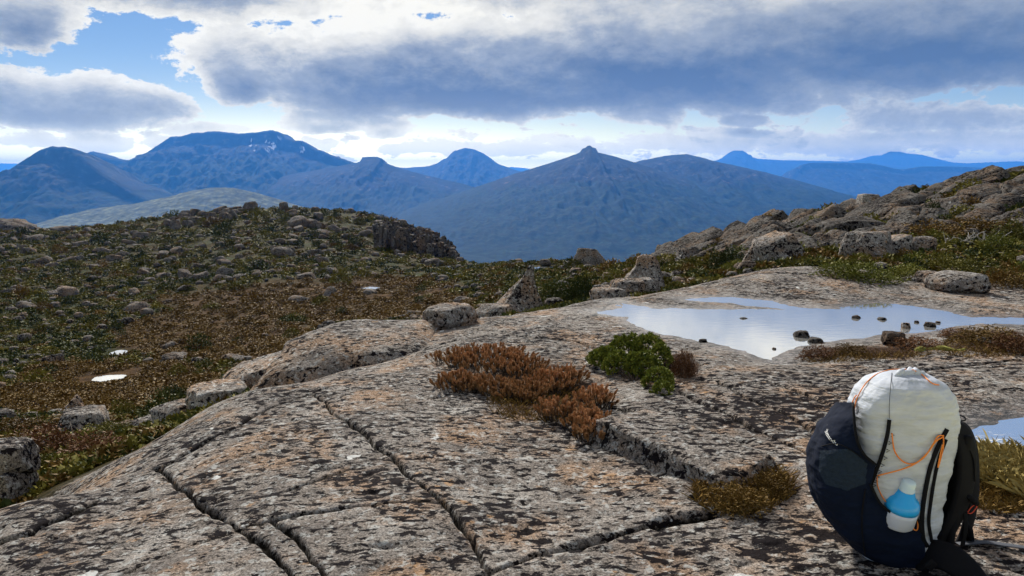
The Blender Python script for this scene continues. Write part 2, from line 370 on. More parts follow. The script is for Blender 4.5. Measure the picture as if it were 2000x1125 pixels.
# columns of (forward distance, photo row where the ground lies there) or (distance, None, height)
PROF = {
 -500: [(1, None, -.35), (2.5, None, -.6), (4, None, -1.2), (7, None, -1.9), (15, 805), (32, 705), (62, 600), (120, 500), (160, 467), (178, 455), (230, None, -22)],
 0:    [(1, None, -.02), (2.8, None, -.10), (4.0, 957), (4.5, None, -.75), (6.5, 932), (10, 862), (15, 800), (23, 742), (32, 702), (45, 652), (62, 600), (85, 552), (120, 503), (160, 466), (178, 453), (230, None, -22)],
 250:  [(1, None, 0), (2.8, None, -.03), (5.0, 868), (5.5, None, -.6), (8, None, -1.35), (12, 832), (16, 798), (24, 740), (32, 700), (45, 650), (62, 600), (85, 550), (115, 500), (150, 460), (178, 436), (230, None, -20)],
 450:  [(1, None, 0), (2.8, None, 0), (6.0, 748), (6.6, None, -.55), (8.6, None, -1.15), (11, None, -1.9), (18, 755), (26, 700), (38, 650), (55, 600), (72, 560), (105, 500), (140, 448), (180, 402), (230, None, -16)],
 640:  [(1, None, 0), (2.8, None, .02), (6.2, 727), (7.5, None, -.45), (9.0, None, -.65), (10, None, -1.3), (14, None, -2.3), (27, 655), (45, 602), (70, 560), (110, 498), (148, 440), (182, 402), (230, None, -16)],
 780:  [(1, None, 0), (2.8, None, .02), (6.2, 722), (7.6, None, -.25), (9.2, 625), (10.2, None, -.9), (14, None, -2.0), (27, 632), (48, 592), (78, 550), (112, 500), (140, 455), (182, 415), (230, None, -17)],
 860:  [(1, None, 0), (2.8, None, .02), (6.2, 724), (8.0, None, -.12), (9.4, 616), (10.4, None, -.8), (14, None, -1.9), (28, 610), (52, 565), (82, 533), (108, 512), (120, 500), (160, 463), (178, 470), (230, None, -22)],
 940:  [(1, None, 0), (2.8, None, .02), (6.4, 718), (8.0, None, -.06), (9.8, 609), (10.8, None, -.8), (15, None, -1.4), (26, 590), (45, 553), (65, 528), (100, 508), (130, None, -15), (230, None, -35)],
 1040: [(1, None, 0), (2.8, None, .02), (6.4, 722), (8.0, None, -.06), (10.2, 599), (11.2, None, -.75), (16, 607), (24, 585), (40, 548), (60, 522), (85, 502), (100, None, -12), (230, None, -40)],
 1150: [(1, None, 0), (2.8, None, .02), (6.4, 725), (8.0, None, -.08), (10.0, 597), (11.2, 590), (12.2, None, -.75), (18, 580), (26, 558), (40, 530), (60, 507), (75, None, -7), (230, None, -40)],
 1300: [(1, None, 0), (2.8, None, .02), (6.5, None, -.03), (7.9, None, -.09), (9.9, None, -.10), (10.8, 573), (11.9, 558), (13.2, None, -.62), (20, 540), (28, 520), (39, 498), (55, None, -6), (230, None, -40)],
 1500: [(1, None, .02), (2.8, None, .03), (6.4, None, .0), (7.0, None, -.08), (10.2, None, -.09), (11.2, 542), (12.8, 511), (14.2, None, -.12), (20, 490), (28, 462), (37, 440), (55, None, -5), (230, None, -40)],
 1700: [(1, None, .02), (2.8, None, .05), (6.0, None, .02), (7.3, None, -.06), (9.9, None, -.08), (11.2, 549), (12.4, 537), (15, 515), (20, 470), (27, 430), (36, 394), (60, None, -4), (230, None, -40)],
 2000: [(1, None, .02), (2.8, None, .06), (6.0, None, .02), (7.6, None, -.06), (9.2, None, -.08), (10.5, 577), (13, 540), (18, 470), (24, 400), (33, 320), (50, None, 0.5), (75, None, -5), (230, None, -40)],
 2500: [(1, None, .02), (2.8, None, .1), (6.0, None, .1), (9, None, 0), (12, None, .2), (18, None, .8), (24, None, 2.0), (33, None, 3.8), (55, None, 3), (90, None, -4), (230, None, -40)],
}
NQ, NL = 420, 640
LQ = np.linspace(-1.3, 1.3, NQ); LL = np.linspace(math.log(0.9), math.log(1000), NL)
def build_table():
    us = sorted(PROF); cols = []
    for u in us:
        pts = [(p[0], p[2] if p[1] is None else Zv(p[0], p[1])) for p in PROF[u]] + [(400, -85), (800, -240), (1200, -330)]
        ly = np.log([p[0] for p in pts]); z = np.array([p[1] for p in pts])
        cols.append(np.interp(LL, ly, z))
    cols = np.array(cols); qs = (np.array(us) - 1000) / F
    # nearer rows sit lower in the picture, where the same column is a slightly larger x/y
    T = np.empty((NQ, NL))
    for j in range(NL):
        v = 340 + F * min(0.56, max(0.03, (1.6 - cols[:, j].mean()) / math.exp(LL[j])))
        Yv = CP + (562.5 - v) / F * SP
        T[:, j] = np.interp(LQ, qs / Yv, cols[:, j])
    def blur(A, s, ax):
        r = int(3 * s) + 1; kx = np.exp(-0.5 * (np.arange(-r, r + 1) / s) ** 2); kx /= kx.sum()
        return np.apply_along_axis(lambda a: np.convolve(np.pad(a, r, mode='edge'), kx, 'valid'), ax, A)
    return blur(blur(T, 4.0, 1), 7.0, 0)
TAB = build_table()
def table(x, y):
    y = np.maximum(y, 0.9); q = np.clip((x / y + 1.3) / 2.6 * (NQ - 1), 0, NQ - 1.001)
    l = np.clip((np.log(y) - LL[0]) / (LL[-1] - LL[0]) * (NL - 1), 0, NL - 1.001)
    i, j = q.astype(int), l.astype(int); a, b = q - i, l - j
    return (TAB[i, j] * (1 - a) + TAB[i + 1, j] * a) * (1 - b) + (TAB[i, j + 1] * (1 - a) + TAB[i + 1, j + 1] * a) * b
EU = np.array((-500, 0, 250, 450, 640, 780, 860, 940, 1040, 1150, 1300, 1500, 1700, 2000, 2500)) - 1000
EY = np.array((2.6, 4.15, 5.2, 6.3, 7.4, 9.5, 9.7, 10.1, 10.5, 11.4, 12.2, 13.2, 12.6, 10.8, 10.0))
def slab_edge(x, y): return np.interp(x / np.maximum(y, .5), EU / F / 0.965, EY)

def on_plane(pts, z):            # photo pixels -> points of the level plane z
    out = []
    for u, v in pts:
        d = ray(u, v); t = (z - 1.6) / d[2]; out.append((d[0] * t, d[1] * t))
    return np.array(out)
def sdist(poly, x, y):           # signed distance, negative inside
    d = np.full(x.shape, 1e9); ins = np.zeros(x.shape, bool)
    for (x0, y0), (x1, y1) in zip(poly, np.roll(poly, -1, 0)):
        ex, ey = x1 - x0, y1 - y0; t = np.clip(((x - x0) * ex + (y - y0) * ey) / (ex * ex + ey * ey + 1e-12), 0, 1)
        d = np.minimum(d, np.hypot(x - x0 - t * ex, y - y0 - t * ey))
        c = ((y0 > y) != (y1 > y)) & (x < ex * (y - y0) / (ey if abs(ey) > 1e-12 else 1e-12) + x0); ins ^= c
    return np.where(ins, -d, d)
def line_dist(pts, x, y):
    d = np.full(x.shape, 1e9)
    for (x0, y0), (x1, y1) in zip(pts[:-1], pts[1:]):
        ex, ey = x1 - x0, y1 - y0; t = np.clip(((x - x0) * ex + (y - y0) * ey) / (ex * ex + ey * ey + 1e-12), 0, 1)
        d = np.minimum(d, np.hypot(x - x0 - t * ex, y - y0 - t * ey))
    return d
WZ = -0.12
POND = on_plane([(1163, 609), (1190, 606), (1217, 601), (1212, 590), (1224, 596), (1262, 602), (1330, 603), (1400, 604), (1470, 605), (1535, 606),
    (1500, 599), (1430, 593), (1340, 586), (1350, 582), (1430, 582), (1500, 588), (1545, 597), (1575, 603), (1640, 604), (1665, 597), (1700, 593),
    (1750, 594), (1800, 600), (1850, 611), (1900, 619), (2010, 622), (2120, 626), (2120, 640), (2010, 635), (1920, 631), (1880, 634), (1840, 645),
    (1790, 650), (1720, 655), (1650, 664), (1590, 668), (1545, 682), (1505, 701), (1470, 692), (1420, 677), (1345, 661), (1285, 646), (1240, 630), (1200, 615)], WZ)
PZ2 = -0.03
PUDDLE = on_plane([(1882, 850), (1905, 838), (1950, 826), (2000, 814), (2120, 800), (2120, 862), (2000, 868), (1975, 882), (1940, 892), (1900, 884), (1880, 866)], PZ2)
def cracks():
    L = lambda pts, w, dep: (on_plane(pts, 0.0), w, dep)
    return [L([(288, 862), (330, 890), (365, 940), (430, 985), (470, 1020), (520, 1062), (575, 1130)], .050, .11),
        L([(610, 750), (665, 800), (720, 845), (775, 888), (800, 920), (860, 985), (900, 1040), (965, 1125)], .030, .09),
        L([(940, 1140), (1050, 1085), (1180, 1052), (1300, 1018), (1395, 1004)], .075, .10),
        L([(300, 866), (420, 822), (520, 778), (640, 738)], .045, .05),
        L([(560, 952), (640, 925), (690, 905)], .018, .04), L([(535, 1005), (590, 1062), (640, 1130)], .04, .09),
        L([(470, 1020), (590, 1000), (700, 990), (850, 985)], .04, .05),
        L([(1300, 752), (1400, 800), (1480, 845), (1600, 902), (1720, 960)], .035, .08), L([(1400, 745), (1500, 797), (1600, 852), (1680, 900)], .03, .07),
        L([(1500, 742), (1620, 792), (1700, 825)], .03, .06), L([(1180, 775), (1290, 812), (1400, 860), (1490, 900)], .03, .06),
        L([(1160, 600), (1190, 578), (1340, 548), (1480, 533), (1560, 537), (1640, 527)], .05, .09),
        L([(1340, 560), (1500, 566), (1600, 572), (1720, 578)], .03, .05),
        L([(830, 650), (900, 643), (1000, 640), (1130, 650), (1180, 668)], .04, .08), L([(930, 625), (1000, 632), (1090, 620)], .03, .05),
        L([(1700, 740), (1850, 720), (2000, 705)], .04, .06), L([(-100, 1010), (60, 985), (170, 930)], .05, .08), L([(150, 1130), (330, 1060), (470, 1022)], .02, .04)]
CR = cracks()
MIRE = [(620, 590, 330, 45), (420, 660, 230, 50), (230, 745, 220, 45), (760, 560, 130, 22), (150, 790, 200, 40)]
TARN = [((182, 738), [(178, 740), (200, 735), (240, 733), (238, 738), (205, 744)]), ((230, 690), [(218, 690), (232, 684), (244, 686), (228, 698)]),
        ((725, 563), [(702, 562), (720, 560), (744, 562), (738, 567), (718, 567)]), ((940, 549), [(918, 550), (938, 545), (961, 545), (955, 550), (935, 554)]),
        ((1058, 525), [(1035, 527), (1050, 521), (1084, 521), (1080, 528), (1050, 531)]), ((875, 521), [(864, 523), (875, 518), (887, 520), (880, 525)])]
def ray_ground(u, v, ymin=1.0, ymax=400, f=None):
    d = ray(u, v); ys = np.exp(np.linspace(math.log(ymin), math.log(ymax), 3000)); t = ys / d[1]
    z = 1.6 + t * d[2]; gz = (f or table)(t * d[0], ys); hit = np.nonzero(z <= gz)[0]
    i = hit[0] if len(hit) else len(ys) - 1
    return np.array((t[i] * d[0], ys[i], gz[i]))
TARNS = []
for (cu, cv), pts in TARN:
    c = ray_ground(cu, cv, 14); z = c[2] - 0.05; q = on_plane(pts, z); q = spline(np.concatenate([q, q[:1]]), 48)[:-1]; m0 = q.mean(0)
    q = m0 + (q - m0) * 0.78 * (1 + 0.45 * fbm((q - m0) / np.abs(q - m0).max() * 2.6 + cu, 3))[:, None]; TARNS.append((q, z))
def ground(x, y, fine=False, want=False):
    x = np.asarray(x, float); y = np.asarray(y, float); shp = x.shape; x = x.ravel(); y = y.ravel()
    z = table(x, y)
    edge = slab_edge(x, y); veg = sstep(y + 0.5 * perlin(xy(x, y, 0.9)), edge + 0.1, edge + 0.7)
    on = 1 - veg
    # mid-ground hummocks, growing with distance
    far = sstep(y, 10, 40)
    z = z + veg * (0.10 + 0.30 * far) * fbm(xy(x, y, 0.42), 4) * 1.2 + far * 0.9 * fbm(xy(x, y, 0.06), 3) * sstep(y, 25, 70)
    # bedrock undulation
    z = z + on * (0.05 * fbm(xy(x, y, 0.55), 3) + 0.022 * fbm(xy(x * 0.8, y * 1.2, 1.9) + 9, 3))
    if fine:
        n = fbm(xy(x * 0.8, y * 1.15, 7.0) + 3, 4, 0.55)
        pits = np.maximum(0, perlin(xy(x * 0.75, y * 1.2, 11.0) + 50) - 0.28)
        z = z + on * (0.012 * n - 0.045 * pits)
    soil = np.zeros_like(x); wet = np.zeros_like(x); joint = np.zeros_like(x)
    wob = perlin(xy(x, y, 2.2)) * 0.10 + perlin(xy(x, y, 9.0)) * 0.035
    near = y < 16
    if near.any():
        xn, yn, wn = x[near], y[near], wob[near]; zn = z[near]; so = np.zeros(len(xn)); jo = np.zeros(len(xn)); we = np.zeros(len(xn))
        for poly, w, dep in CR:
            sc_ = np.clip(0.7 + yn * 0.07, 0.8, 1.6); d = line_dist(poly, xn + wn * .32, yn + wn * .32) / sc_
            ww = 0.32 * w * (1 + 1.3 * perlin(xy(xn, yn, 2.3) + 4)); dep = dep * 0.8
            g = np.exp(-(d / np.maximum(ww, .008)) ** 2); zn = zn - dep * g * sstep(perlin(xy(xn, yn, 1.4) + 8), -0.75, 0.1)
            jo = np.maximum(jo, sstep(g + 0.25 * perlin(xy(xn, yn, 25.0)), 0.25, 0.6))
        for poly, wz, dist in ((POND, WZ, 1.1), (PUDDLE, PZ2, 0.5)):
            s = sdist(poly, xn + wn * 1.2, yn + wn * 1.2); b = sstep(s, 0.0, dist)
            shore = wz + np.where(s < 0, np.maximum(s * 0.25, -0.10), s * 0.055) + 0.006 * perlin(xy(xn, yn, 6.0))
            zn = np.where(s < dist, shore * (1 - b) + zn * b, zn); we = np.maximum(we, 1 - sstep(s, 0.03, 0.40))
        z[near] = zn; soil[near] = so; wet[near] = we; joint[near] = jo
    mid = y > 14
    if mid.any():
        xm, ym, zm = x[mid], y[mid], z[mid]
        for poly, wz in TARNS:
            c = poly.mean(0); r = np.abs(poly - c).max() + 4
            sel = (np.abs(xm - c[0]) < r) & (np.abs(ym - c[1]) < r * 1.6)
            if sel.any():
                s = sdist(poly, xm[sel], ym[sel]); b = sstep(s, 0, 3.0)
                zm[sel] = (wz + np.where(s < 0, np.maximum(s, -.3), 0.05 * s)) * (1 - b) + zm[sel] * b
        z[mid] = zm
    if not want: return z.reshape(shp)
    u, v, _ = px(np.stack([x, y, z], -1)); mire = np.zeros_like(x)
    for cu, cv, ru, rv in MIRE:
        mire = np.maximum(mire, 1.25 - np.hypot((u - cu) / ru, (v - cv) / rv))
    mire = sstep(mire + 0.3 * fbm(xy(x, y, 0.12), 3), 0.15, 0.5) * veg * (y > 14)
    # peaty soil pockets among the slabs
    for cu, cv, ru, rv in ((1450, 955, 110, 55), (1690, 688, 130, 14), (1935, 668, 100, 28), (1960, 925, 110, 75)  , (1060, 760, 120, 55), (1330, 715, 40, 30)):
        soil = np.maximum(soil, sstep(1.2 - np.hypot((u - cu) / ru, (v - cv) / rv) + 0.5 * fbm(xy(x, y, 4.0), 3), 0.15, 0.55) * (y < 16))
    stain = np.zeros_like(x)
    for cu, cv, ru, rv in ((780, 965, 150, 55), (1000, 1000, 110, 80), (1180, 1070, 300, 55), (1620, 1070, 260, 90), (1500, 800, 260, 70), (420, 960, 90, 60), (1250, 880, 150, 60), (1700, 760, 220, 40), (40, 990, 120, 40)):
        stain = np.maximum(stain, 1.15 - np.hypot((u - cu) / ru, (v - cv) / rv))
    stain = sstep(stain + 0.55 * fbm(xy(x, y, 2.5), 3), 0.0, 0.9)
    return z.reshape(shp), dict(stain=stain, veg=veg, mire=mire, soil=soil, wet=wet, joint=joint)
def gz(x, y): return float(ground(np.array([x]), np.array([y]))[0])

def polar_mesh(y0, y1, nr, nc, qmax, fine, drop=0.0):
    ys = np.exp(np.linspace(math.log(y0), math.log(y1), nr)); qs = np.linspace(-qmax, qmax, nc)
    Y, Q = np.meshgrid(ys, qs, indexing='ij'); X = Q * Y
    z, at = ground(X.ravel(), Y.ravel(), fine, True)
    return np.stack([X.ravel(), Y.ravel(), z - drop], -1), grid_faces(nr, nc), at

# near bedrock, cut along its joints into slabs
V, Fq, AT = polar_mesh(1.3, 14.6, 640, 860, 1.02, True)
uu, vv, _ = px(V[Fq].mean(1))
PIECES = [
 [(-900, 1900), (-900, 700), (0, 940), (288, 858), (330, 890), (365, 940), (430, 985), (470, 1020), (520, 1062), (575, 1130), (700, 1900)],
 [(288, 858), (420, 818), (520, 770), (610, 738), (665, 800), (720, 845), (775, 888), (800, 920), (860, 985), (900, 1040), (965, 1125), (990, 1900), (700, 1900), (575, 1130), (520, 1062), (470, 1020), (430, 985), (365, 940), (330, 890)],
 [(610, 738), (740, 705), (870, 750), (1000, 770), (1130, 840), (1250, 930), (1395, 1004), (1300, 1018), (1180, 1052), (1050, 1085), (965, 1125), (900, 1040), (860, 985), (800, 920), (775, 888), (720, 845), (665, 800)],
 [(965, 1125), (1050, 1085), (1180, 1052), (1300, 1018), (1395, 1004), (1560, 960), (1720, 960), (2600, 1000), (2600, 1900), (990, 1900)],
 [(1180, 775), (1290, 812), (1400, 860), (1490, 900), (1560, 960), (1395, 1004), (1250, 930), (1130, 840)],
 [(1180, 775), (1300, 752), (1400, 800), (1480, 845), (1600, 902), (1720, 960), (1560, 960), (1490, 900), (1400, 860), (1290, 812)],
 [(1300, 752), (1400, 745), (1500, 797), (1600, 852), (1680, 900), (1720, 960), (1600, 902), (1480, 845), (1400, 800)],
 [(1100, 615), (1160, 600), (1190, 578), (1340, 548), (1480, 533), (1560, 537), (1640, 527), (2400, 480), (2400, 625), (1850, 610), (1560, 603), (1340, 588), (1215, 598)],
 [(1100, 615), (1160, 600), (1190, 578), (1340, 548), (1480, 533), (1560, 537), (1640, 527), (2400, 480), (2400, 300), (1100, 300)],
 [(700, 560), (1160, 560), (1165, 610), (1240, 632), (1180, 668), (1130, 650), (1000, 640), (900, 643), (830, 650), (700, 640)]]
idx = np.full(len(Fq), len(PIECES))
for i in reversed(range(len(PIECES))):
    idx[sdist(np.array(PIECES[i], float), uu, vv) < 0] = i
bed = obj('bedrock', None); tag(bed, 'bare lichen covered dolerite bedrock in the foreground', 'rock', kind='structure')
for i in range(len(PIECES) + 1):
    f = Fq[idx == i]
    if not len(f): continue
    used, inv = np.unique(f, return_inverse=True)
    me = mesh_np('rock_slab', V[used], inv.reshape(f.shape), True, {k: a[used] for k, a in AT.items()})
    obj('rock_slab', me, M_GROUND, bed)
# mid ground: basin, hill and the slope on the right
V, Fq, AT = polar_mesh(14.0, 900, 620, 640, 1.02, False, 0.03)
tag(obj('ground', mesh_np('ground', V, Fq, True, AT), M_GROUND), 'heath covered basin and hillside beyond the bedrock', 'ground', kind='structure')

# water
def b_water(g, b):
    P = g.new('ShaderNodeTexCoord').outputs['Object']
    g.put(b.inputs['Base Color'], (0.95, 0.94, 0.91)); b.inputs['Roughness'].default_value = 0.03; b.inputs['Metallic'].default_value = 0.85
    b.inputs['IOR'].default_value = 1.7; b.inputs['Specular IOR Level'].default_value = 0.8
    h = g.m('ADD', g.noise(g.vm('MULTIPLY', P, (1.0, 2.5, 1)), 6, 3, 0.5), g.m('MULTIPLY', g.noise(P, 30, 2, 0.5), 0.15))
    bump(g, b, h, 0.003, 0.14)
M_WATER = material('water', b_water)
def water(name, poly, z, label, grow=0.25):
    c = poly.mean(0); n = len(poly); P = poly.copy()
    e = np.roll(P, -1, 0) - np.roll(P, 1, 0); nrm = np.stack([e[:, 1], -e[:, 0]], -1); nrm /= np.linalg.norm(nrm, axis=1)[:, None] + 1e-9
    area = 0.5 * np.sum(P[:, 0] * np.roll(P[:, 1], -1) - np.roll(P[:, 0], -1) * P[:, 1])
    P = P + nrm * grow * (1 if area > 0 else -1)
    me = bpy.data.meshes.new(name); me.from_pydata([(x, y, z) for x, y in P], [], [tuple(range(n)) if area > 0 else tuple(range(n))[::-1]]); me.update()
    tag(obj(name, me, M_WATER), label, 'pond', kind='structure')
box = np.array([(0.9, 5.6), (6.9, 5.6), (7.4, 10.6), (0.9, 10.6)])
water('pond', POND, WZ, 'wide shallow rain pond lying on the bedrock', 0.10)
water('pond', PUDDLE, PZ2, 'shallow rain puddle beside the backpack at the right edge', 0.08)
for (poly, z), lab in zip(TARNS, ('long thin pool in the heath at lower left', 'small narrow pool above the long thin pool', 'bright pool at the end of the brown mire', 'bright pool to the left of the pointed standing rock',
                                  'pool near the basin rim above the standing rock', 'tiny pool at the foot of the columnar cliff')):
    water('pond', poly, z, lab, 0.15)

# ------------------------------------------------------------------ far valley and mountains
def b_mount(g, b, forest=(0.012, 0.023, 0.013), rock=(0.020, 0.022, 0.026), light=0.0, fscale=0.02):
    P = coords(g, False)
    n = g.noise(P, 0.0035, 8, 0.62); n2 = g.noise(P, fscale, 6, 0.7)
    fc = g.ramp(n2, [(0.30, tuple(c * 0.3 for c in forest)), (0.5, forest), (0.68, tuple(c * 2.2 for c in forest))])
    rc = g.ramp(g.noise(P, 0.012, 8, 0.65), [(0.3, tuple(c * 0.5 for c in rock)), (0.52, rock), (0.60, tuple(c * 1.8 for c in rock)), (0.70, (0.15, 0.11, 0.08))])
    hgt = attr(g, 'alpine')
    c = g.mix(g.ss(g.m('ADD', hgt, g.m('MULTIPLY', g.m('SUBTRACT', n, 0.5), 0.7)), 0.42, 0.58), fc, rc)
    c = g.mix(attr(g, 'snow'), c, (0.8, 0.8, 0.82))
    g.put(b.inputs['Base Color'], c); b.inputs['Roughness'].default_value = 0.95; b.inputs['Specular IOR Level'].default_value = 0.05
    bump(g, b, n2, 8.0, 0.8)
M_MOUNT = material('mountain', b_mount)
M_SUNTINT = material('sun_tinted_forest', b_mount, forest=(0.115, 0.12, 0.06))  # sunlight on the hill painted in as a lighter forest colour
M_FAR = material('far_mountain', b_mount, forest=(0.03, 0.035, 0.025))
nr, nc = 420, 420
ys = np.exp(np.linspace(math.log(450), math.log(31000), nr)); qs = np.linspace(-1.3, 1.3, nc)
Y, Q = np.meshgrid(ys, qs, indexing='ij'); X = Q * Y; x, y = X.ravel(), Y.ravel()
z = -345 - 60 * sstep(y, 900, 2500) + 90 * fbm(xy(x, y, 1 / 2200.), 4) * sstep(y, 800, 2500) + 7 * fbm(xy(x, y, 1 / 90.), 3) + 330 * sstep(y, 9000, 26000)
z = np.maximum(z, -500) + (y < 900) * (-60)
obj_v = obj('valley', mesh_np('valley', np.stack([x, y, z], -1), grid_faces(nr, nc), True, dict(alpine=np.zeros(len(x)), snow=np.zeros(len(x)))), M_MOUNT)
tag(obj_v, 'wide forested valley floor between the ridge and the mountains', 'valley', kind='structure')

def mountain(name, label, D, sil, L, foot=-430, mat=None, pw=1.9, jag=6.0, gully=0.10, snow=None, cliff=0.0, back=0.6, alp=0.5, step=1.7, rows=150, seed=0):
    sil = np.array(sil, float); u = np.arange(sil[0, 0], sil[-1, 0] + .1, step); v = np.interp(u, sil[:, 0], sil[:, 1])
    d = np.array([ray(a, b) for a, b in zip(u, v)]); t = D / d[:, 1]; x0 = t * d[:, 0]; zr = 1.6 + t * d[:, 2]
    zr = zr + 1.6 * jag * fbm(np.stack([x0 / 110., x0 * 0 + seed], -1), 5, 0.7)
    nb = 14; T = np.concatenate([np.linspace(-back, 0, nb, endpoint=False), np.linspace(0, 1, rows) ** 1.25])
    Tm, X = np.meshgrid(T, x0, indexing='ij'); Zr = np.broadcast_to(zr, X.shape); Hh = Zr - foot
    f = np.where(Tm < 0, 1 - (np.abs(Tm) / back) ** 1.3 * 0.9, (1 - np.clip(Tm, 0, 1)) ** pw)
    if cliff: f = np.where(Tm >= 0, f * (1 - cliff * sstep(Tm, 0.01, 0.05)), f)
    Z = foot + Hh * f
    x, tt = X.ravel(), Tm.ravel(); Yd = D - L * Tm
    xx, yy = X.ravel(), Yd.ravel()
    amp = (Hh.ravel()) * gully * sstep(np.abs(tt), 0.0, 0.18) * (1 - 0.6 * sstep(tt, 0.45, 1))
    r = fbm(np.stack([xx / 420. + seed, yy / 1500.], -1), 5, 0.55, ridged=True) - 0.35
    r2 = fbm(xy(xx, yy, 1 / 170.) + seed, 5, 0.6); r = r + 0.45 * (fbm(np.stack([xx / 130. + seed, yy / 420.], -1), 4, 0.6, ridged=True) - 0.3)
    z = Z.ravel() + amp * (1.3 * r + 0.45 * r2) + 3.0 * fbm(xy(xx, yy, 1 / 45.), 2) * sstep(np.abs(tt), 0.0, 0.06)
    al = (z - foot) / max(1.0, (zr.max() - foot)); sn = np.zeros_like(xx)
    if snow:
        pu, pv, _ = px(np.stack([xx, yy, z], -1))
        for cu, cv, ru, rv in snow:
            m = np.clip(1.3 - np.hypot((pu - cu) / ru, (pv - cv) / rv), 0, 1)
            sn = np.maximum(sn, sstep(m * (0.5 + 0.9 * fbm(np.stack([(xx + 0.5 * z) / 45., (yy + z) / 160.], -1), 3, 0.6)), 0.56, 0.64))
    me = mesh_np(name, np.stack([xx, yy, z], -1), grid_faces(len(T), len(u)), True, dict(alpine=al + (0.5 - alp), snow=sn))
    return tag(obj(name, me, mat or M_MOUNT), label, 'mountain', kind='structure')

mountain('distant_ridge', 'flat topped pale blue ridge on the horizon at the far left', 30000, [(-400, 322), (-100, 318), (0, 319), (45, 320), (90, 330), (140, 350)], 3000, -300, M_FAR, jag=4)
mountain('distant_ridge', 'low pale blue ridge on the horizon behind the dome peak', 30000, [(880, 345), (960, 330), (1000, 326), (1030, 329), (1070, 336), (1150, 334), (1250, 333), (1330, 340)], 3000, -300, M_FAR, jag=4)
mountain('mountain', 'far blue mountain with a square tower summit', 22000, [(1280, 340), (1400, 313), (1418, 305), (1426, 297), (1433, 294), (1450, 294), (1456, 297), (1462, 305), (1480, 310), (1530, 313), (1600, 314), (1640, 315), (1700, 318), (1800, 330)], 3500, -300, M_FAR, jag=7, pw=1.4)
mountain('mountain', 'far blue mountain with a long jagged crest at right', 25000, [(1560, 330), (1640, 318), (1680, 311), (1705, 304), (1725, 303), (1738, 296), (1755, 296), (1775, 300), (1800, 302), (1830, 310), (1860, 317), (1890, 319), (1930, 317), (1985, 315), (2060, 322), (2200, 330), (2400, 330)], 3500, -300, M_FAR, jag=14, pw=1.4)
mountain('mountain', 'dark blue plateau mountain with a steep left end', 13000, [(1480, 420), (1530, 365), (1545, 347), (1553, 336), (1556, 327), (1561, 331), (1566, 322), (1580, 318), (1650, 318), (1700, 319), (1722, 323), (1745, 329), (1765, 331), (1800, 325), (1860, 325), (1930, 328), (2000, 332), (2200, 340), (2400, 345)], 2600, -430, M_FAR, jag=8, pw=1.5, cliff=0.10)
mountain('mountain', 'blue dome shaped peak in the gap between two mountains', 13000, [(640, 345), (740, 323), (790, 328), (835, 325), (856, 318), (862, 313), (872, 309), (886, 295), (908, 289), (925, 291), (945, 300), (962, 312), (975, 321), (1010, 333), (1060, 345), (1200, 365), (1300, 380)], 3200, -430, M_FAR, jag=6, pw=1.7)
mountain('mountain', 'massive dark mountain with snow streaked flat summit ridge', 9000, [(-150, 400), (60, 335), (120, 315), (165, 300), (182, 296), (200, 304), (222, 309), (245, 314), (265, 309), (290, 296), (320, 276), (333, 267), (350, 266), (385, 259), (420, 256), (450, 259), (465, 261), (500, 258), (528, 254), (545, 258), (556, 268), (575, 275), (590, 274), (615, 290), (660, 307), (690, 317), (740, 335), (800, 355), (900, 385), (1020, 420)], 4200, -430, None, pw=1.55, jag=13, gully=0.12, cliff=0.12, snow=[(495, 280, 22, 24), (530, 285, 26, 26), (590, 292, 18, 14), (545, 270, 14, 12)], seed=3, alp=0.62)
mountain('mountain', 'low forested mountain with a small square knob summit', 7800, [(300, 400), (420, 372), (560, 342), (640, 328), (690, 319), (704, 316), (708, 307), (735, 306), (745, 309), (749, 317), (780, 328), (830, 342), (900, 358), (980, 380), (1100, 415)], 3600, -430, None, pw=2.2, jag=6, seed=5)
mountain('mountain', 'rounded brown topped mountain to the right of the knob peak', 7400, [(1000, 400), (1120, 352), (1200, 327), (1250, 314), (1300, 304), (1340, 301), (1365, 306), (1400, 316), (1440, 324), (1500, 338), (1560, 353), (1620, 371), (1700, 392), (1800, 420), (1900, 440)], 3600, -430, None, pw=1.35, jag=5, seed=8, alp=0.55, snow=[(1347, 305, 5, 3)])
mountain('mountain', 'wide cone mountain crowned by a blocky rock knob', 6300, [(640, 455), (760, 420), (860, 388), (940, 362), (1000, 341), (1060, 323), (1100, 310), (1128, 300), (1134, 297), (1137, 290), (1143, 289), (1147, 285), (1153, 284), (1158, 288), (1164, 289), (1168, 298), (1195, 304), (1240, 317), (1290, 334), (1350, 352), (1430, 372), (1520, 396), (1620, 418), (1740, 450)], 3300, -430, None, pw=1.6, jag=5, gully=0.09, seed=11, alp=0.55)
mountain('mountain', 'dark pyramid mountain with cliffs at the far left', 5600, [(-700, 470), (-400, 440), (-200, 400), (-60, 368), (0, 347), (40, 318), (62, 303), (80, 292), (100, 286), (125, 286), (137, 290), (142, 298), (158, 305), (172, 318), (205, 342), (250, 368), (290, 390), (360, 425), (460, 455)], 2800, -430, None, pw=1.7, jag=8, gully=0.13, cliff=0.14, seed=17, alp=0.5)
mountain('hill', 'pale sunlit forested hill in the valley below the snowy mountain', 4300, [(-150, 490), (40, 450), (110, 425), (180, 408), (260, 398), (330, 384), (380, 371), (420, 366), (455, 367), (500, 376), (545, 390), (600, 410), (700, 440), (800, 470)], 1700, -430, M_SUNTINT, pw=1.3, jag=6, gully=0.06, seed=21, alp=3)

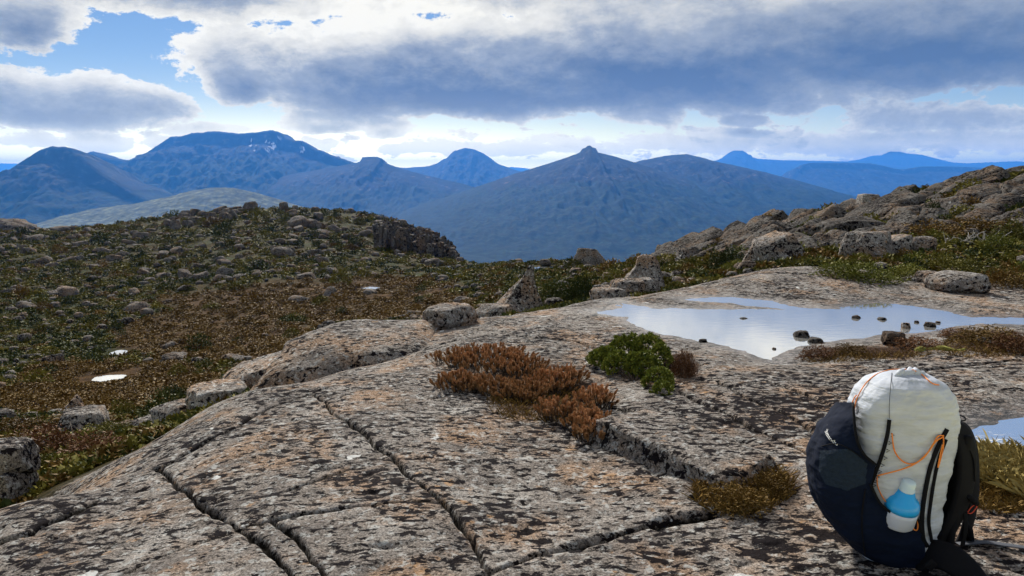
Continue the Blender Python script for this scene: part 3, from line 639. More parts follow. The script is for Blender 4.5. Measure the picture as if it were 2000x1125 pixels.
# ------------------------------------------------------------------ haze
hx = MB(); x0, x1, y0, y1, z0, z1 = -43000, 43000, -3000, 31500, -560, 570
hx.add([(x, y, z) for z in (z0, z1) for x, y in ((x0, y0), (x1, y0), (x1, y1), (x0, y1))], [(3, 2, 1, 0), (4, 5, 6, 7), (0, 1, 5, 4), (1, 2, 6, 5), (2, 3, 7, 6), (3, 0, 4, 7)])
hm = bpy.data.materials.new('haze'); hm.use_nodes = True; g = NT(hm.node_tree); g.n.clear()
pv = g.new('ShaderNodeVolumePrincipled'); pv.inputs['Color'].default_value = (0.075, 0.34, 1.0, 1); pv.inputs['Density'].default_value = 6.0e-5
pv.inputs['Anisotropy'].default_value = 0.2
ho = g.new('ShaderNodeOutputMaterial'); g.l.new(pv.outputs[0], ho.inputs['Volume'])
tag(obj('haze', hx.mesh('haze', False), hm), 'blue haze filling the air over the valley', 'haze', kind='stuff')
#@@OBJECTS
# ------------------------------------------------------------------ rocks
import bmesh
_ico = {}
def ico(sub):
    if sub not in _ico:
        bm = bmesh.new(); bmesh.ops.create_icosphere(bm, subdivisions=sub, radius=1.0)
        _ico[sub] = (np.array([v.co[:] for v in bm.verts]), np.array([[v.index for v in f.verts] for f in bm.faces])); bm.free()
    return _ico[sub]
def boulder_mesh(seed, sub=3, dims=(1, .8, .7), nplanes=13, soft=34.0, rough=0.06, freq=2.2, top=None, dmin=.80):
    """angular weathered block: soft intersection of random planes; unit size, base at z=0"""
    rng = np.random.RandomState(seed); D, Fc = ico(sub)
    n = rng.normal(size=(nplanes, 3)); n /= np.linalg.norm(n, axis=1)[:, None]
    zt = .8 if top is None else 1.25
    n = np.concatenate([n, [[0, 0, -1], [0, 0, 1], [1, 0, .15], [-1, 0, .2], [0, 1, .1], [0, -1, .15]]]); d = np.concatenate([rng.uniform(dmin, 1.04, nplanes), [.7, zt, .85, .85, .85, .85]])
    c = np.maximum(D @ n.T, 1e-3) / d; r = (np.sum(c ** soft, 1)) ** (-1 / soft)
    V = D * r[:, None]
    if top is not None:          # narrow towards a point
        h = np.clip((V[:, 2] + .7) / 1.5, 0, 1); V[:, :2] *= (1 - top * h ** 1.1)[:, None]; V[:, 0] += 0.28 * h; V[:, 2] *= 1.15
    V = V * (1 + rough * fbm(D * freq + seed * 3.1, 5, 0.55)[:, None] * 2) + (0.10 if top is None else 0.0) * np.stack([fbm(D * 1.1 + seed + 9 * q_, 2) for q_ in range(3)], -1)
    V[:, 2] -= V[:, 2].min(); V *= np.array(dims) * np.array((.5, .5, 1.0)) / np.array((.85, .85, V[:, 2].max()))
    return mesh_np('boulder', V, Fc, True)
BV = [boulder_mesh(100 + i, 3, (1, .85, .75), 7 + i % 4, 90, 0.06, dmin=.55) for i in range(12)]
for m_ in BV: m_.materials.append(M_ROCKM)
def put_rock(u, v, w, h, label, y=None, seed=0, sub=4, mat=None, rot=None, depth=1.0, sink=0.12, top=None, name='boulder', cat='boulder', group=None, mesh=None, soft=60, rough=0.07, planes=11):
    if y is None: p = ray_ground(u, v, 3.0, 300); p[2] = gz(p[0], p[1])
    else:
        d = ray(u, v); x = d[0] / d[1] * y; p = np.array((x, y, gz(x, y)))
    s = math.hypot(p[1], 1.6 - p[2]) / F * 0.99
    W, H = w * s, h * s * 1.06
    me = mesh or boulder_mesh(seed + 7, sub, (1, 1, 1), planes, soft, rough, 2.2, top)
    o = obj(name, me, mat or M_ROCK, None, (p[0], p[1], p[2] - sink * H), rot or (0, 0, (seed * 1.7) % 6.28), (W, W * depth, H * (1 + sink)))
    return tag(o, label, cat, group)

ROCKS = [  # u, v(base), w, h, label, y, kw
 (1008, 609, 112, 98, 'tall pointed standing rock beyond the slab edge', 16.0, dict(seed=3, top=.72, sub=5, soft=60, rough=.05, planes=8, mat=M_ROCKP, depth=.6, rot=(0.1, 0, 0.25))),
 (972, 610, 80, 34, 'low wedge rock leaning on the left of the pointed rock', 15.6, dict(seed=5)),
 (948, 611, 22, 20, 'small pale rock at the foot of the wedge rock', 14.6, dict(seed=8)),
 (1244, 566, 118, 84, 'large grey boulder with a pointed top behind the slab', 15.0, dict(seed=11, top=.5, sub=5, soft=20)),
 (1224, 580, 62, 46, 'square grey block in front of the large pointed boulder', 13.6, dict(seed=14, soft=26)),
 (1266, 572, 44, 38, 'smaller block wedged right of the square grey block', 13.9, dict(seed=15, soft=24)),
 (1186, 592, 60, 40, 'rounded block at the slab edge left of the boulder group', 13.0, dict(seed=17)),
 (1176, 552, 32, 26, 'small round boulder behind the boulder group', 17.0, dict(seed=19)),
 (1152, 517, 66, 40, 'pale boulder on the basin rim against the blue valley', 52.0, dict(seed=21, top=.3)),
 (710, 738, 330, 48, 'smooth grey whaleback boulder behind the foreground slab', 7.9, dict(seed=23, sub=6, soft=12, rough=.035, planes=9, depth=.8, rot=(0.06, 0.0, 0.1), sink=.75)),
 (530, 742, 170, 62, 'white lichen crusted boulder left of the whaleback boulder', 9.4, dict(seed=26, sub=5, mat=M_ROCKP, depth=.8, rot=(0, -.28, .2), sink=.3)),
 (426, 792, 110, 50, 'blocky boulder with an orange dead shrub beside the slab', 8.6, dict(seed=29, sub=5, mat=M_ROCKP, soft=24)),
 (345, 800, 78, 44, 'grey boulder just left of the blocky boulder', 8.9, dict(seed=31)),
 (290, 808, 54, 26, 'flat stone below the dark conifer bush', 9.6, dict(seed=33)),
 (18, 975, 90, 74, 'lower of two stacked blocks at the left edge', 5.4, dict(seed=35, sub=5, soft=24, sink=.05)),
 (165, 842, 84, 46, 'pale flat topped boulder half buried in olive shrubs', 11.0, dict(seed=39)),
 (140, 795, 44, 34, 'pale pointed stone at the edge of the rusty heath', 14.5, dict(seed=41, top=.4)),
 (880, 640, 120, 40, 'grey ledge boulder above the orange heath', 8.7, dict(seed=43, sub=5, soft=9, sink=.3, depth=.6)),
 (740, 640, 110, 32, 'pale slab boulder with a brown shrub on it', 9.6, dict(seed=45, sub=5, mat=M_ROCKP, sink=.3)),
 (1743, 668, 38, 26, 'rounded dark boulder on the near shore of the pond', None, dict(seed=47, mat=M_STONE)),
 (1866, 566, 96, 34, 'low rounded rock at the right beyond the dome', None, dict(seed=49, soft=8)),
 (1820, 552, 54, 22, 'small flat rock beyond the dome', None, dict(seed=50, soft=8)),
 (1520, 505, 84, 56, 'dark leaning slab boulder behind the dome', 15.5, dict(seed=51, soft=24, rot=(0, -.35, .3))),
 (1476, 507, 44, 34, 'rounded boulder left of the dark leaning slab', 15.6, dict(seed=53)),
 (1549, 506, 34, 32, 'narrow boulder right of the dark leaning slab', 15.3, dict(seed=54, top=.3)),
 (1688, 512, 84, 50, 'square grey boulder among yellow shrubs behind the dome', 16.0, dict(seed=55, soft=24)),
 (1750, 508, 60, 36, 'boulder with a slanting top right of the square grey boulder', 16.4, dict(seed=57, rot=(0, -.3, .2))),
 (1796, 508, 46, 32, 'small rounded boulder above the yellow shrubs', 16.5, dict(seed=59)),
 (1336, 508, 38, 28, 'pale pointed boulder at the foot of the right slope', 26.0, dict(seed=60, top=.35)),
 (1698, 408, 40, 32, 'white lichen covered boulder near the skyline', 31.0, dict(seed=61, mat=M_ROCKP)),
 (1664, 404, 22, 18, 'small dark rock on the skyline left of the white boulder', 33.0, dict(seed=62, top=.3)),
]
for (u, v, w, h, lab, y, kw) in ROCKS: put_rock(u, v, w, h, lab, y, **kw)
o = put_rock(14, 905, 84, 56, 'upper of two stacked blocks at the left edge', 5.4, seed=37, sub=5, soft=26); o.location.z += 0.26
# pond stones
for i, (u, v, w, h, lab, dk) in enumerate([(1373, 668, 20, 13, 'small black stone near the left end of the pond', 1), (1565, 656, 44, 22, 'larger of two touching dark stones in the pond', 1),
        (1593, 668, 36, 20, 'smaller of two touching dark stones in the pond', 1), (1672, 621, 20, 12, 'flat dark stone towards the far side of the pond', 1), (1722, 624, 20, 10, 'thin stone just breaking the water', 1),
        (1768, 640, 20, 22, 'tan upright stone in the pond', 0), (1790, 630, 11, 8, 'tiny stone between the tan stone and the dark stone', 1), (1816, 637, 26, 18, 'dark triangular stone at the right of the pond', 1),
        (1832, 631, 14, 8, 'small tan stone touching the dark triangular stone', 0), (1512, 682, 9, 7, 'tiny black stone in the near tip of the pond', 1), (1452, 622, 16, 5, 'thin dark stone barely above the middle of the pond', 1)]):
    d = ray(u, v); t = (WZ - 1.6) / d[2]; s = t / F
    o = obj('stone', boulder_mesh(300 + i, 3, (1, 1, 1), 10, 18, .05), M_STONE if dk else M_ROCK, None, (d[0] * t, d[1] * t, WZ - .25 * h * s), (0, 0, i * 1.3), (w * s * .8, w * s * .65, h * s * .7))
    tag(o, lab, 'stone', 'stones standing in the pond')
# the raised block right of the orange heath
A, B = on_plane([(1215, 820), (1455, 925)], 0.05); c = (A + B) / 2; ang = math.atan2(*(B - A)[::-1])
o = obj('boulder', boulder_mesh(77, 6, (1, 1, 1), 4, 40, .05, 3.0, dmin=.97), M_ROCK, None, (c[0], c[1], gz(*c) - .09), (0.0, 0.0, ang), (np.linalg.norm(B - A) * 1.18, .48, .21))
tag(o, 'long flat topped block with a dark undercut front face', 'boulder')
# columnar cliff at the end of the hill
def column_mesh(seed):
    rng = np.random.RandomState(seed); n = rng.choice([5, 6]); V = []; lv = (0, .35, .7, .95, 1.0); an = np.sort(rng.uniform(0, 2 * math.pi, n) * .35 + np.arange(n) * 2 * math.pi / n)
    for k, z in enumerate(lv):
        r = (1, .97, .95, .9, .62)[k]; off = rng.normal(size=2) * .06
        for a in an: V.append((.5 * r * math.cos(a) + off[0], .5 * r * math.sin(a) + off[1], z + (rng.uniform(-.05, .03) if k > 2 else 0)))
    m = MB(); m.add(V, [(k * n + i, k * n + (i + 1) % n, (k + 1) * n + (i + 1) % n, (k + 1) * n + i) for k in range(4) for i in range(n)] + [tuple(4 * n + i for i in range(n))])
    me = m.mesh('rock_column', False); me.materials.append(M_ROCKC); return me
CM = [column_mesh(i) for i in range(7)]
rng = np.random.RandomState(5)
cl = obj('cliff', None, None, None, (0, 0, 0)); tag(cl, 'dark columnar cliff at the right end of the left hill', 'cliff')
for i in range(150):
    row = i % 3; u = rng.uniform(735, 893); tv = np.interp(u, [735, 760, 790, 820, 850, 875, 895], [436, 428, 436, 444, 452, 470, 498]); bv = np.interp(u, [735, 770, 820, 895], [468, 494, 508, 512])
    y = (118, 124, 131)[row] + rng.uniform(-2, 2); top = tv + (.50, .22, 0)[row] * (bv - tv) * rng.uniform(.3, 1.2); top = min(top, bv - 8)
    d = ray(u, top); x = d[0] / d[1] * y; zt = 1.6 + y * d[2] / d[1]; zb = 1.6 + y * slope(bv + 14); w = rng.uniform(.75, 1.7)
    obj('rock_column', CM[i % 7], None, cl, (x, y, zb), (rng.normal() * .03, rng.normal() * .04, rng.uniform(0, 6)), (w, w, zt - zb))
# boulders strewn over the left hill
rng = np.random.RandomState(11); G1 = 'boulders strewn over the left hill'; n = 0
while n < 285:
    u = rng.uniform(-20, 905); v = 405 + 330 * rng.beta(1.25, 1.7)
    if any(np.hypot((u - a) / (b * .85), (v - c) / (e * .85)) < 1 for a, c, b, e in MIRE) and rng.rand() < .93: continue
    p = ray_ground(u, v, 13, 230)
    if p[1] > 225 or p[1] < 22 or perlin(np.array([[p[0] * .05, p[1] * .03]]))[0] + .25 * rng.normal() < .02: continue
    s = p[1] / F; w = s * min(52, (7 + 30 * rng.beta(1.0, 3.6)) * (1.0 + 25 / p[1]))
    o = obj('boulder', BV[n % 12], None, None, (p[0], p[1], gz(p[0], p[1]) - .2 * w), (rng.normal() * .2, rng.normal() * .15, rng.uniform(0, 6.3)), (w * rng.uniform(1, 1.6), w, w * rng.uniform(.65, 1.05)))
    sz = 'large' if w * F / p[1] > 22 else 'small' if w * F / p[1] < 14 else 'mid sized'
    zo = 'in the stony patch at the far left' if u < 260 and v > 560 else 'high on the left hill' if v < 470 else 'beside the columnar cliff' if u > 640 and v < 560 else 'on the middle of the left hill' if v < 545 else 'low down beside the brown mire'
    tag(o, sz + ' grey boulder ' + zo, 'boulder', sz + ' boulders ' + zo); n += 1
for i in range(46):               # outcrops on the crest
    if i < 30: u = rng.uniform(325, 470); v = np.interp(u, [325, 400, 470], [432, 412, 404]) + rng.uniform(0, 22)
    else: u = rng.uniform(470, 740); v = 405 + rng.uniform(0, 10)
    p = ray_ground(u, v, 60, 230); w = p[1] / F * rng.uniform(13, 24)
    o = obj('outcrop_block', BV[i % 12], None, None, (p[0], p[1], gz(p[0], p[1]) - .25 * w), (rng.normal() * .1, rng.normal() * .1, rng.uniform(0, 6.3)), (w, w, w * rng.uniform(1.0, 1.5)))
    tag(o, 'upright grey block of the rocky outcrop along the hill crest', 'rock', 'outcrop blocks along the hill crest')
cr = obj('crag', boulder_mesh(91, 5, (1, 1, 1), 30, 12, .10, 3.0), M_ROCKC, None, (-215 * .72, 215, -22), None, (26, 20, 12.5)); tag(cr, 'dark rocky crag cut off by the left edge of the picture', 'crag')
d = ray(-10, 440); cr.location = (d[0] / d[1] * 215, 215, Zv(215, 424) - 12.5)
# tilted slabs of the right slope
G2 = 'tilted slabs of the right slope'; n = 0; rng = np.random.RandomState(23)
SV = [boulder_mesh(500 + i, 4, (1, 1, 1), 12, 80, .07, 3.0, dmin=.64) for i in range(8)]
for m_ in SV: m_.materials.append(M_ROCKS)
while n < 170:
    u = rng.uniform(1290, 2060); sky = np.interp(u, [1290, 1340, 1480, 1560, 1680, 1740, 1850, 1960, 2060], [503, 496, 450, 418, 396, 382, 352, 326, 300]); low = np.interp(u, [1290, 1500, 1700, 1850, 2060], [515, 500, 490, 460, 450])
    v = rng.uniform(sky + 3, low)
    p = ray_ground(u, v, 13.5, 60)
    if p[1] > 45: continue
    s = p[1] / F; w = s * (28 + 76 * rng.beta(1.4, 2.0))
    o = obj('tilted_rock', SV[n % 8], None, None, (p[0], p[1], gz(p[0], p[1]) - .22 * w), (rng.normal() * .12, -0.42 + rng.normal() * .12, 0.5 + rng.normal() * .25), (w * 1.5, w * .8, w * rng.uniform(.42, .62)))
    sz = 'large' if w / s > 50 else 'small'; zo = 'near the skyline' if v < sky + 25 else 'halfway down' if v < sky + 60 else 'at the foot'
    wh = 'left end' if u < 1560 else 'middle' if u < 1800 else 'right end'
    tag(o, sz + ' tilted grey slab ' + zo + ' on the ' + wh + ' of the right slope', 'rock', sz + ' slabs ' + zo + ' ' + wh); n += 1

# ------------------------------------------------------------------ shrubs
def leaf_cloud(seed, n, leaf, dome=(.5, .5, .55), lump=.25, shell=.5, elong=1.8, upright=0.0):
    rng = np.random.RandomState(seed); d = rng.normal(size=(n, 3)); d[:, 2] = np.abs(d[:, 2]) * 1.1 - .12; d /= np.linalg.norm(d, axis=1)[:, None]
    r = (1 - shell * rng.rand(n) ** 2) * (1 + lump * 2 * fbm(d * 1.9 + seed, 3)); c = d * r[:, None] * np.array(dome)
    a = d + rng.normal(size=(n, 3)) * .6 + np.array((0, 0, upright)); a /= np.linalg.norm(a, axis=1)[:, None]
    b = np.cross(a, rng.normal(size=(n, 3))); b /= np.linalg.norm(b, axis=1)[:, None]
    L = leaf * rng.uniform(.6, 1.4, n)[:, None]; w = b * L * .5; t = a * L * elong
    V = np.stack([c - t * .3, c + w, c + t * .7, c - w], 1).reshape(-1, 3); V[:, 2] = np.maximum(V[:, 2], -.05)
    return V, np.arange(4 * n).reshape(n, 4)
def shrub_mesh(seed, n, leaf, mat, **kw):
    V, f = leaf_cloud(seed, n, leaf, **kw); me = mesh_np('foliage', V, f, False); me.materials.append(mat); return me
def twig_mesh(seed, n=9, r=.012, h=.45, spread=.35, mat=None):
    rng = np.random.RandomState(seed); m = MB()
    for i in range(n):
        e = np.array((rng.normal() * spread, rng.normal() * spread, h * rng.uniform(.6, 1))); k = e * .5 + rng.normal(size=3) * .07
        tube(m, spline([(0, 0, -.05), k, e], 6), np.linspace(r, r * .35, 6), 4)
    me = m.mesh('branch'); me.materials.append(mat or M_BARK); return me
LM = {'dark': M_LEAF_DARK, 'olive': M_LEAF_OLIVE, 'yellow': M_LEAF_YEL, 'brown': M_LEAF_BROWN, 'rust': M_LEAF_RUST}
FV = {k: [shrub_mesh(40 + i + 7 * j, 420, .055, m_) for i in range(3)] for j, (k, m_) in enumerate(LM.items())}
HV = {k: [shrub_mesh(70 + i + 7 * j, 2600, .028, m_, lump=.4, shell=.6) for i in range(2)] for j, (k, m_) in enumerate(LM.items())}
TW = [twig_mesh(i) for i in range(3)]
CNAME = {'dark': 'dark green', 'olive': 'olive green', 'yellow': 'yellow green', 'brown': 'brown', 'rust': 'rusty red'}
def put_shrub(p, w, h, kind, label, group, i, hero=False):
    o = obj('shrub', None, None, None, (p[0], p[1], p[2] - .03 * w), (0, 0, i * 2.1), None); tag(o, label, 'shrub', group)
    obj('foliage', (HV if hero else FV)[kind][i % (2 if hero else 3)], None, o, None, None, (w, w, h * 1.7))
    obj('branch', TW[i % 3], None, o, None, None, (w * .9, w * .9, h * 1.2))
rng = np.random.RandomState(31); n = 0
while n < 130:
    u = rng.uniform(0, 1150); v = 410 + 370 * rng.beta(1.2, 1.5)
    p = ray_ground(u, v, 13, 230)
    if p[1] > 225 or p[1] < 20: continue
    p[2] = gz(p[0], p[1]); s = p[1] / F; w = s * (14 + 40 * rng.beta(1.3, 3)) * (1 + 10 / p[1])
    k = rng.choice(['dark', 'dark', 'dark', 'olive', 'olive', 'brown'])
    put_shrub(p, w, w * rng.uniform(.45, .7), k, CNAME[k] + ' shrub ' + ('high on the left hill' if v < 500 else 'on the middle of the left hill' if v < 580 else 'low in the basin') + (' at far left' if u < 300 else ' at centre' if u > 700 else ''), k + ' shrubs of the basin', n); n += 1
HERO = [  # u, v(base), w, h, kind, y, label
 (325, 790, 120, 62, 'dark', 11.5, 'dense dark conifer bush below the lichen crusted boulder'), (395, 775, 60, 40, 'dark', 12.0, 'dark conifer bush touching the big conifer bush on its right'),
 (1085, 600, 90, 56, 'dark', 17.5, 'dark bush right of the pointed standing rock'), (1135, 590, 66, 58, 'dark', 17.0, 'tall dark bush beside the boulder group'),
 (1050, 608, 60, 28, 'yellow', 14.0, 'yellow green bush at the foot of the standing rock'), (1110, 604, 44, 22, 'yellow', 13.0, 'small bright bush at the slab edge'),
 (225, 868, 90, 40, 'olive', 9.0, 'olive bush beside the pale half buried boulder'), (205, 850, 110, 36, 'olive', 9.6, 'wide olive bush behind the pale half buried boulder'),
 (100, 900, 150, 60, 'rust', 8.0, 'wide rusty red heath bush at lower left'), (180, 915, 130, 48, 'rust', 7.0, 'rusty red heath bush against the slab'), (70, 940, 90, 46, 'olive', 6.6, 'olive bush beside the stacked blocks'),
 (150, 850, 140, 40, 'brown', 11.5, 'brown heath bush in front of the pointed stone'), (235, 800, 70, 40, 'olive', 13.5, 'olive bush above the brown heath at left'), (345, 838, 60, 34, 'dark', 17.0, 'dark green bush beside the long thin pool'),
 (40, 860, 120, 40, 'brown', 11.0, 'brown heath bush at the left edge'), (660, 650, 90, 22, 'yellow', 10.5, 'low yellow green bush left of the pale slab boulder'), (790, 636, 80, 26, 'brown', 9.6, 'low brown bush on the pale slab boulder'),
 (590, 690, 44, 30, 'brown', 9.2, 'small brown shrub between lichen crusted and whaleback boulders'), (440, 775, 40, 28, 'brown', 8.3, 'orange brown dead shrub on the blocky boulder'),
 (1640, 540, 90, 34, 'yellow', None, 'yellow green bush left of the square grey boulder'), (1700, 548, 110, 36, 'yellow', None, 'long yellow green bush below the square grey boulder'), (1770, 545, 90, 34, 'yellow', None, 'yellow green bush right of the long yellow bush'),
 (1840, 530, 80, 46, 'olive', None, 'upright olive bush at the end of the yellow bushes'), (1900, 545, 110, 40, 'olive', None, 'wide olive bush at the right beyond the dome'), (1960, 560, 90, 40, 'brown', None, 'brown bush at the right edge beyond the dome'),
 (1950, 490, 60, 34, 'yellow', None, 'bright yellow green round bush below the dead branches'), (1420, 500, 70, 44, 'dark', 17.5, 'dark green bush at the foot of the right slope'), (1440, 504, 50, 24, 'yellow', 16.0, 'yellow bush in front of the dark green bush'),
 (1830, 470, 120, 40, 'brown', None, 'brown heath bush left of the dead branches'), (1920, 455, 130, 36, 'brown', None, 'brown heath bush above the dead branches'), (1980, 470, 100, 40, 'olive', None, 'olive bush at the right edge of the slope'),
 (1760, 395, 80, 26, 'dark', 29.0, 'dark bush beside the white boulder near the skyline'), (1800, 400, 90, 20, 'yellow', 27.0, 'yellow bush on the slope below the skyline'), (1825, 425, 44, 34, 'dark', 24.0, 'small dark bush among the tilted slabs'),
 (1600, 690, 80, 26, 'rust', None, 'low rusty plant on the near shore of the pond'), (1660, 686, 60, 22, 'brown', None, 'straw brown cushion left of the shore boulder'), (1790, 678, 90, 26, 'rust', None, 'rusty plant right of the shore boulder'),
 (1930, 668, 130, 32, 'brown', None, 'wide brown heath cushion right of the moss strip'), (1985, 690, 90, 40, 'rust', None, 'rusty heath cushion at the right edge'), (1870, 655, 70, 18, 'rust', None, 'low rusty cushion at the right end of the pond'),
 (1335, 735, 50, 50, 'rust', None, 'thin red brown shrub right of the green cushion bush'), (1440, 990, 110, 50, 'brown', None, 'dry brown heath below the undercut block'), (1500, 960, 80, 40, 'brown', None, 'dry brown heath beside the backpack'),
]
for i, (u, v, w, h, k, y, lab) in enumerate(HERO):
    if y is None: p = ray_ground(u, v, 2.5, 60)
    else: d = ray(u, v); p = np.array((d[0] / d[1] * y, y, 0))
    p[2] = gz(p[0], p[1]); s = math.hypot(p[1], 1.6 - p[2]) / F; put_shrub(p, w * s, h * s, k, lab, None, i, True)
rng = np.random.RandomState(37); n = 0
while n < 130:
    u = rng.uniform(1180, 2060); sky = np.interp(u, [1180, 1340, 1480, 1560, 1680, 1740, 1850, 1960, 2060], [510, 497, 452, 420, 398, 384, 354, 328, 305]); v = rng.uniform(sky, np.interp(u, [1180, 1500, 1700, 2060], [560, 505, 525, 585]))
    p = ray_ground(u, v, 13.2, 60)
    if p[1] > 44: continue
    p[2] = gz(p[0], p[1]); s = p[1] / F; w = s * rng.uniform(24, 60); k = rng.choice(['dark', 'olive', 'olive', 'brown', 'brown', 'yellow'])
    put_shrub(p, w, w * rng.uniform(.4, .6), k, CNAME[k] + ' shrub ' + ('near the skyline' if v < sky + 35 else 'low') + ' on the ' + ('left end' if u < 1500 else 'middle' if u < 1780 else 'right end') + ' of the right slope', k + ' shrubs of the right slope', n); n += 1

# ground cover that nobody could count: heath clumps and small stones, instanced on points
def scatter(name, label, cat, P, S, meshes, seed):
    rng = np.random.RandomState(seed); me = mesh_np(name, P, np.zeros((0, 3), int)); 
    for nm, dat in (('sx', S[:, 0]), ('sz', S[:, 1]), ('rz', rng.uniform(0, 6.3, len(P)))):
        a = me.attributes.new(nm, 'FLOAT', 'POINT'); a.data.foreach_set('value', dat.astype(np.float32))
    a = me.attributes.new('pick', 'INT', 'POINT'); a.data.foreach_set('value', rng.randint(0, len(meshes), len(P)).astype(np.int32))
    o = obj(name, me); tag(o, label, cat, None, 'stuff')
    t = bpy.data.node_groups.new(name, 'GeometryNodeTree')
    t.interface.new_socket('Geometry', in_out='INPUT', socket_type='NodeSocketGeometry'); t.interface.new_socket('Geometry', in_out='OUTPUT', socket_type='NodeSocketGeometry')
    N = t.nodes; gi = N.new('NodeGroupInput'); go = N.new('NodeGroupOutput'); iop = N.new('GeometryNodeInstanceOnPoints'); g2i = N.new('GeometryNodeGeometryToInstance')
    for m_ in meshes:
        so = bpy.data.objects.new(name + '_source', m_); oi = N.new('GeometryNodeObjectInfo'); oi.inputs['Object'].default_value = so; oi.inputs['As Instance'].default_value = True
        t.links.new(oi.outputs['Geometry'], g2i.inputs[0])
    def at(nm, typ='FLOAT'):
        n = N.new('GeometryNodeInputNamedAttribute'); n.data_type = typ; n.inputs['Name'].default_value = nm; return n.outputs[0]
    cs = N.new('ShaderNodeCombineXYZ'); t.links.new(at('sx'), cs.inputs[0]); t.links.new(at('sx'), cs.inputs[1]); t.links.new(at('sz'), cs.inputs[2])
    cr_ = N.new('ShaderNodeCombineXYZ'); t.links.new(at('rz'), cr_.inputs[2])
    t.links.new(gi.outputs[0], iop.inputs['Points']); t.links.new(g2i.outputs[0], iop.inputs['Instance'])
    iop.inputs['Pick Instance'].default_value = True; t.links.new(at('pick', 'INT'), iop.inputs['Instance Index'])
    t.links.new(cr_.outputs[0], iop.inputs['Rotation']); t.links.new(cs.outputs[0], iop.inputs['Scale']); t.links.new(iop.outputs[0], go.inputs[0])
    o.modifiers.new('scatter', 'NODES').node_group = t
    return o
def spread_points(n, seed, y0, y1, qlo=-1.0, qhi=1.0):
    rng = np.random.RandomState(seed); y = np.exp(rng.uniform(math.log(y0), math.log(y1), n)); x = rng.uniform(qlo, qhi, n) * y
    z, a = ground(x, y, False, True); keep = (y > slab_edge(x, y) + .9)
    for poly, wz in TARNS: keep &= sdist(poly, x, y) > .5
    return np.stack([x, y, z], -1)[keep], {k: v[keep] for k, v in a.items()}
P, a = spread_points(46000, 51, 5.0, 215); rng = np.random.RandomState(52)
thin = rng.rand(len(P)); sx = (0.20 + 0.0085 * P[:, 1] ** 1.0) * rng.uniform(.6, 1.5, len(P)); S = np.stack([sx, sx * rng.uniform(.45, .8, len(P))], -1)
pn = fbm(P[:, :2] * .11, 3); lo = {k: [shrub_mesh(80 + 5 * j + i, 130, .11, LM[k]) for i in range(3)] for j, k in enumerate(LM)}
mir = a['mire'] > .4
for nm, sel, ms, lab in (('heath', (~mir) & (pn < -.08) & (thin < .925), lo['dark'] + lo['olive'][:2], 'dark green heath covering the basin and the slopes'),
                    ('heath', (~mir) & (pn >= -.08) & (thin < .925), lo['olive'] + lo['brown'][:1] + lo['dark'][:1], 'olive heath patches between the darker heath'),
                    ('sedge', mir & (thin < .95), lo['brown'], 'brown sedge of the boggy basin floor')):
    S2 = S[sel] * (0.85 if nm == 'sedge' else 1); scatter(nm, lab, 'heath', P[sel] - np.array((0, 0, .04)), S2, ms, 3)
st = (thin > .925) & (~mir) & (P[:, 1] > 10); S3 = np.stack([sx * .75, sx * .55], -1)[st] * rng.uniform(.5, 1.3, (st.sum(), 1))
lowrock = []
for i in range(5):
    m_ = boulder_mesh(700 + i, 2, (1, .8, .8), 10, 16, .05); m_.materials.append(M_ROCKM); lowrock.append(m_)
scatter('stones', 'small grey stones scattered through the heath', 'stones', P[st] - np.array((0, 0, .03)), S3, lowrock, 9)

# ------------------------------------------------------------------ foreground plants
def spike_plant(label, blobs, seed, n, hgt):
    """orange heath: upright stems, each ending in a stubby leafy spike"""
    rng = np.random.RandomState(seed); ms, mf, mo = MB(), MB(), []
    c = on_plane([blobs[0][:2]], 0.0)[0]; root = obj('heath_plant', None, None, None, (c[0], c[1], gz(*c))); tag(root, label, 'plant', 'orange heath plants in the slab joints')
    wts = np.array([b[2] * b[3] for b in blobs], float); wts /= wts.sum()
    for i in range(n):
        b = blobs[rng.choice(len(blobs), p=wts)]; r = math.sqrt(rng.rand()); an = rng.uniform(0, 6.3)
        u = b[0] + b[2] * r * math.cos(an); v = b[1] + b[3] * r * math.sin(an); q = on_plane([(u, v)], 0.0)[0]; z = gz(*q)
        h = hgt * (1.05 - .45 * r * r) * rng.uniform(.75, 1.15); e = np.array((rng.normal() * .03 + .04 * math.cos(an) * r, rng.normal() * .03, h)); base = np.array((q[0] - c[0], q[1] - c[1], z - root.location[2] - .03))
        tube(ms, [base, base + e * .5 + rng.normal(size=3) * .006, base + e * .8], (.004, .0035, .003), 3, False)
        ax = e / np.linalg.norm(e); L = rng.uniform(.028, .050); R0 = rng.uniform(.012, .018); s0 = base + e - ax * L * .6
        for k in range(7):       # whorls of short pointed leaves
            f = k / 6.0; pc = s0 + ax * L * f; rr = R0 * (1.15 - .55 * f * f)
            for j in range(5):
                a2 = 2 * math.pi * (j + .5 * (k % 2)) / 5 + rng.uniform(-.2, .2); o2 = np.array((math.cos(a2), math.sin(a2), 0)); o2 -= ax * o2.dot(ax); sd = np.cross(ax, o2) * rr * .55
                mf.add([pc + sd * .9, pc - sd * .9, pc + o2 * rr + ax * rr * 1.5], [(0, 1, 2)])
    st_ = obj('stems', ms.mesh('stems'), M_BARK, root); st_['kind'] = 'stuff'
    fo = obj('flower_spikes', mf.mesh('flower_spikes', False), M_SPIKE, root); fo['kind'] = 'stuff'
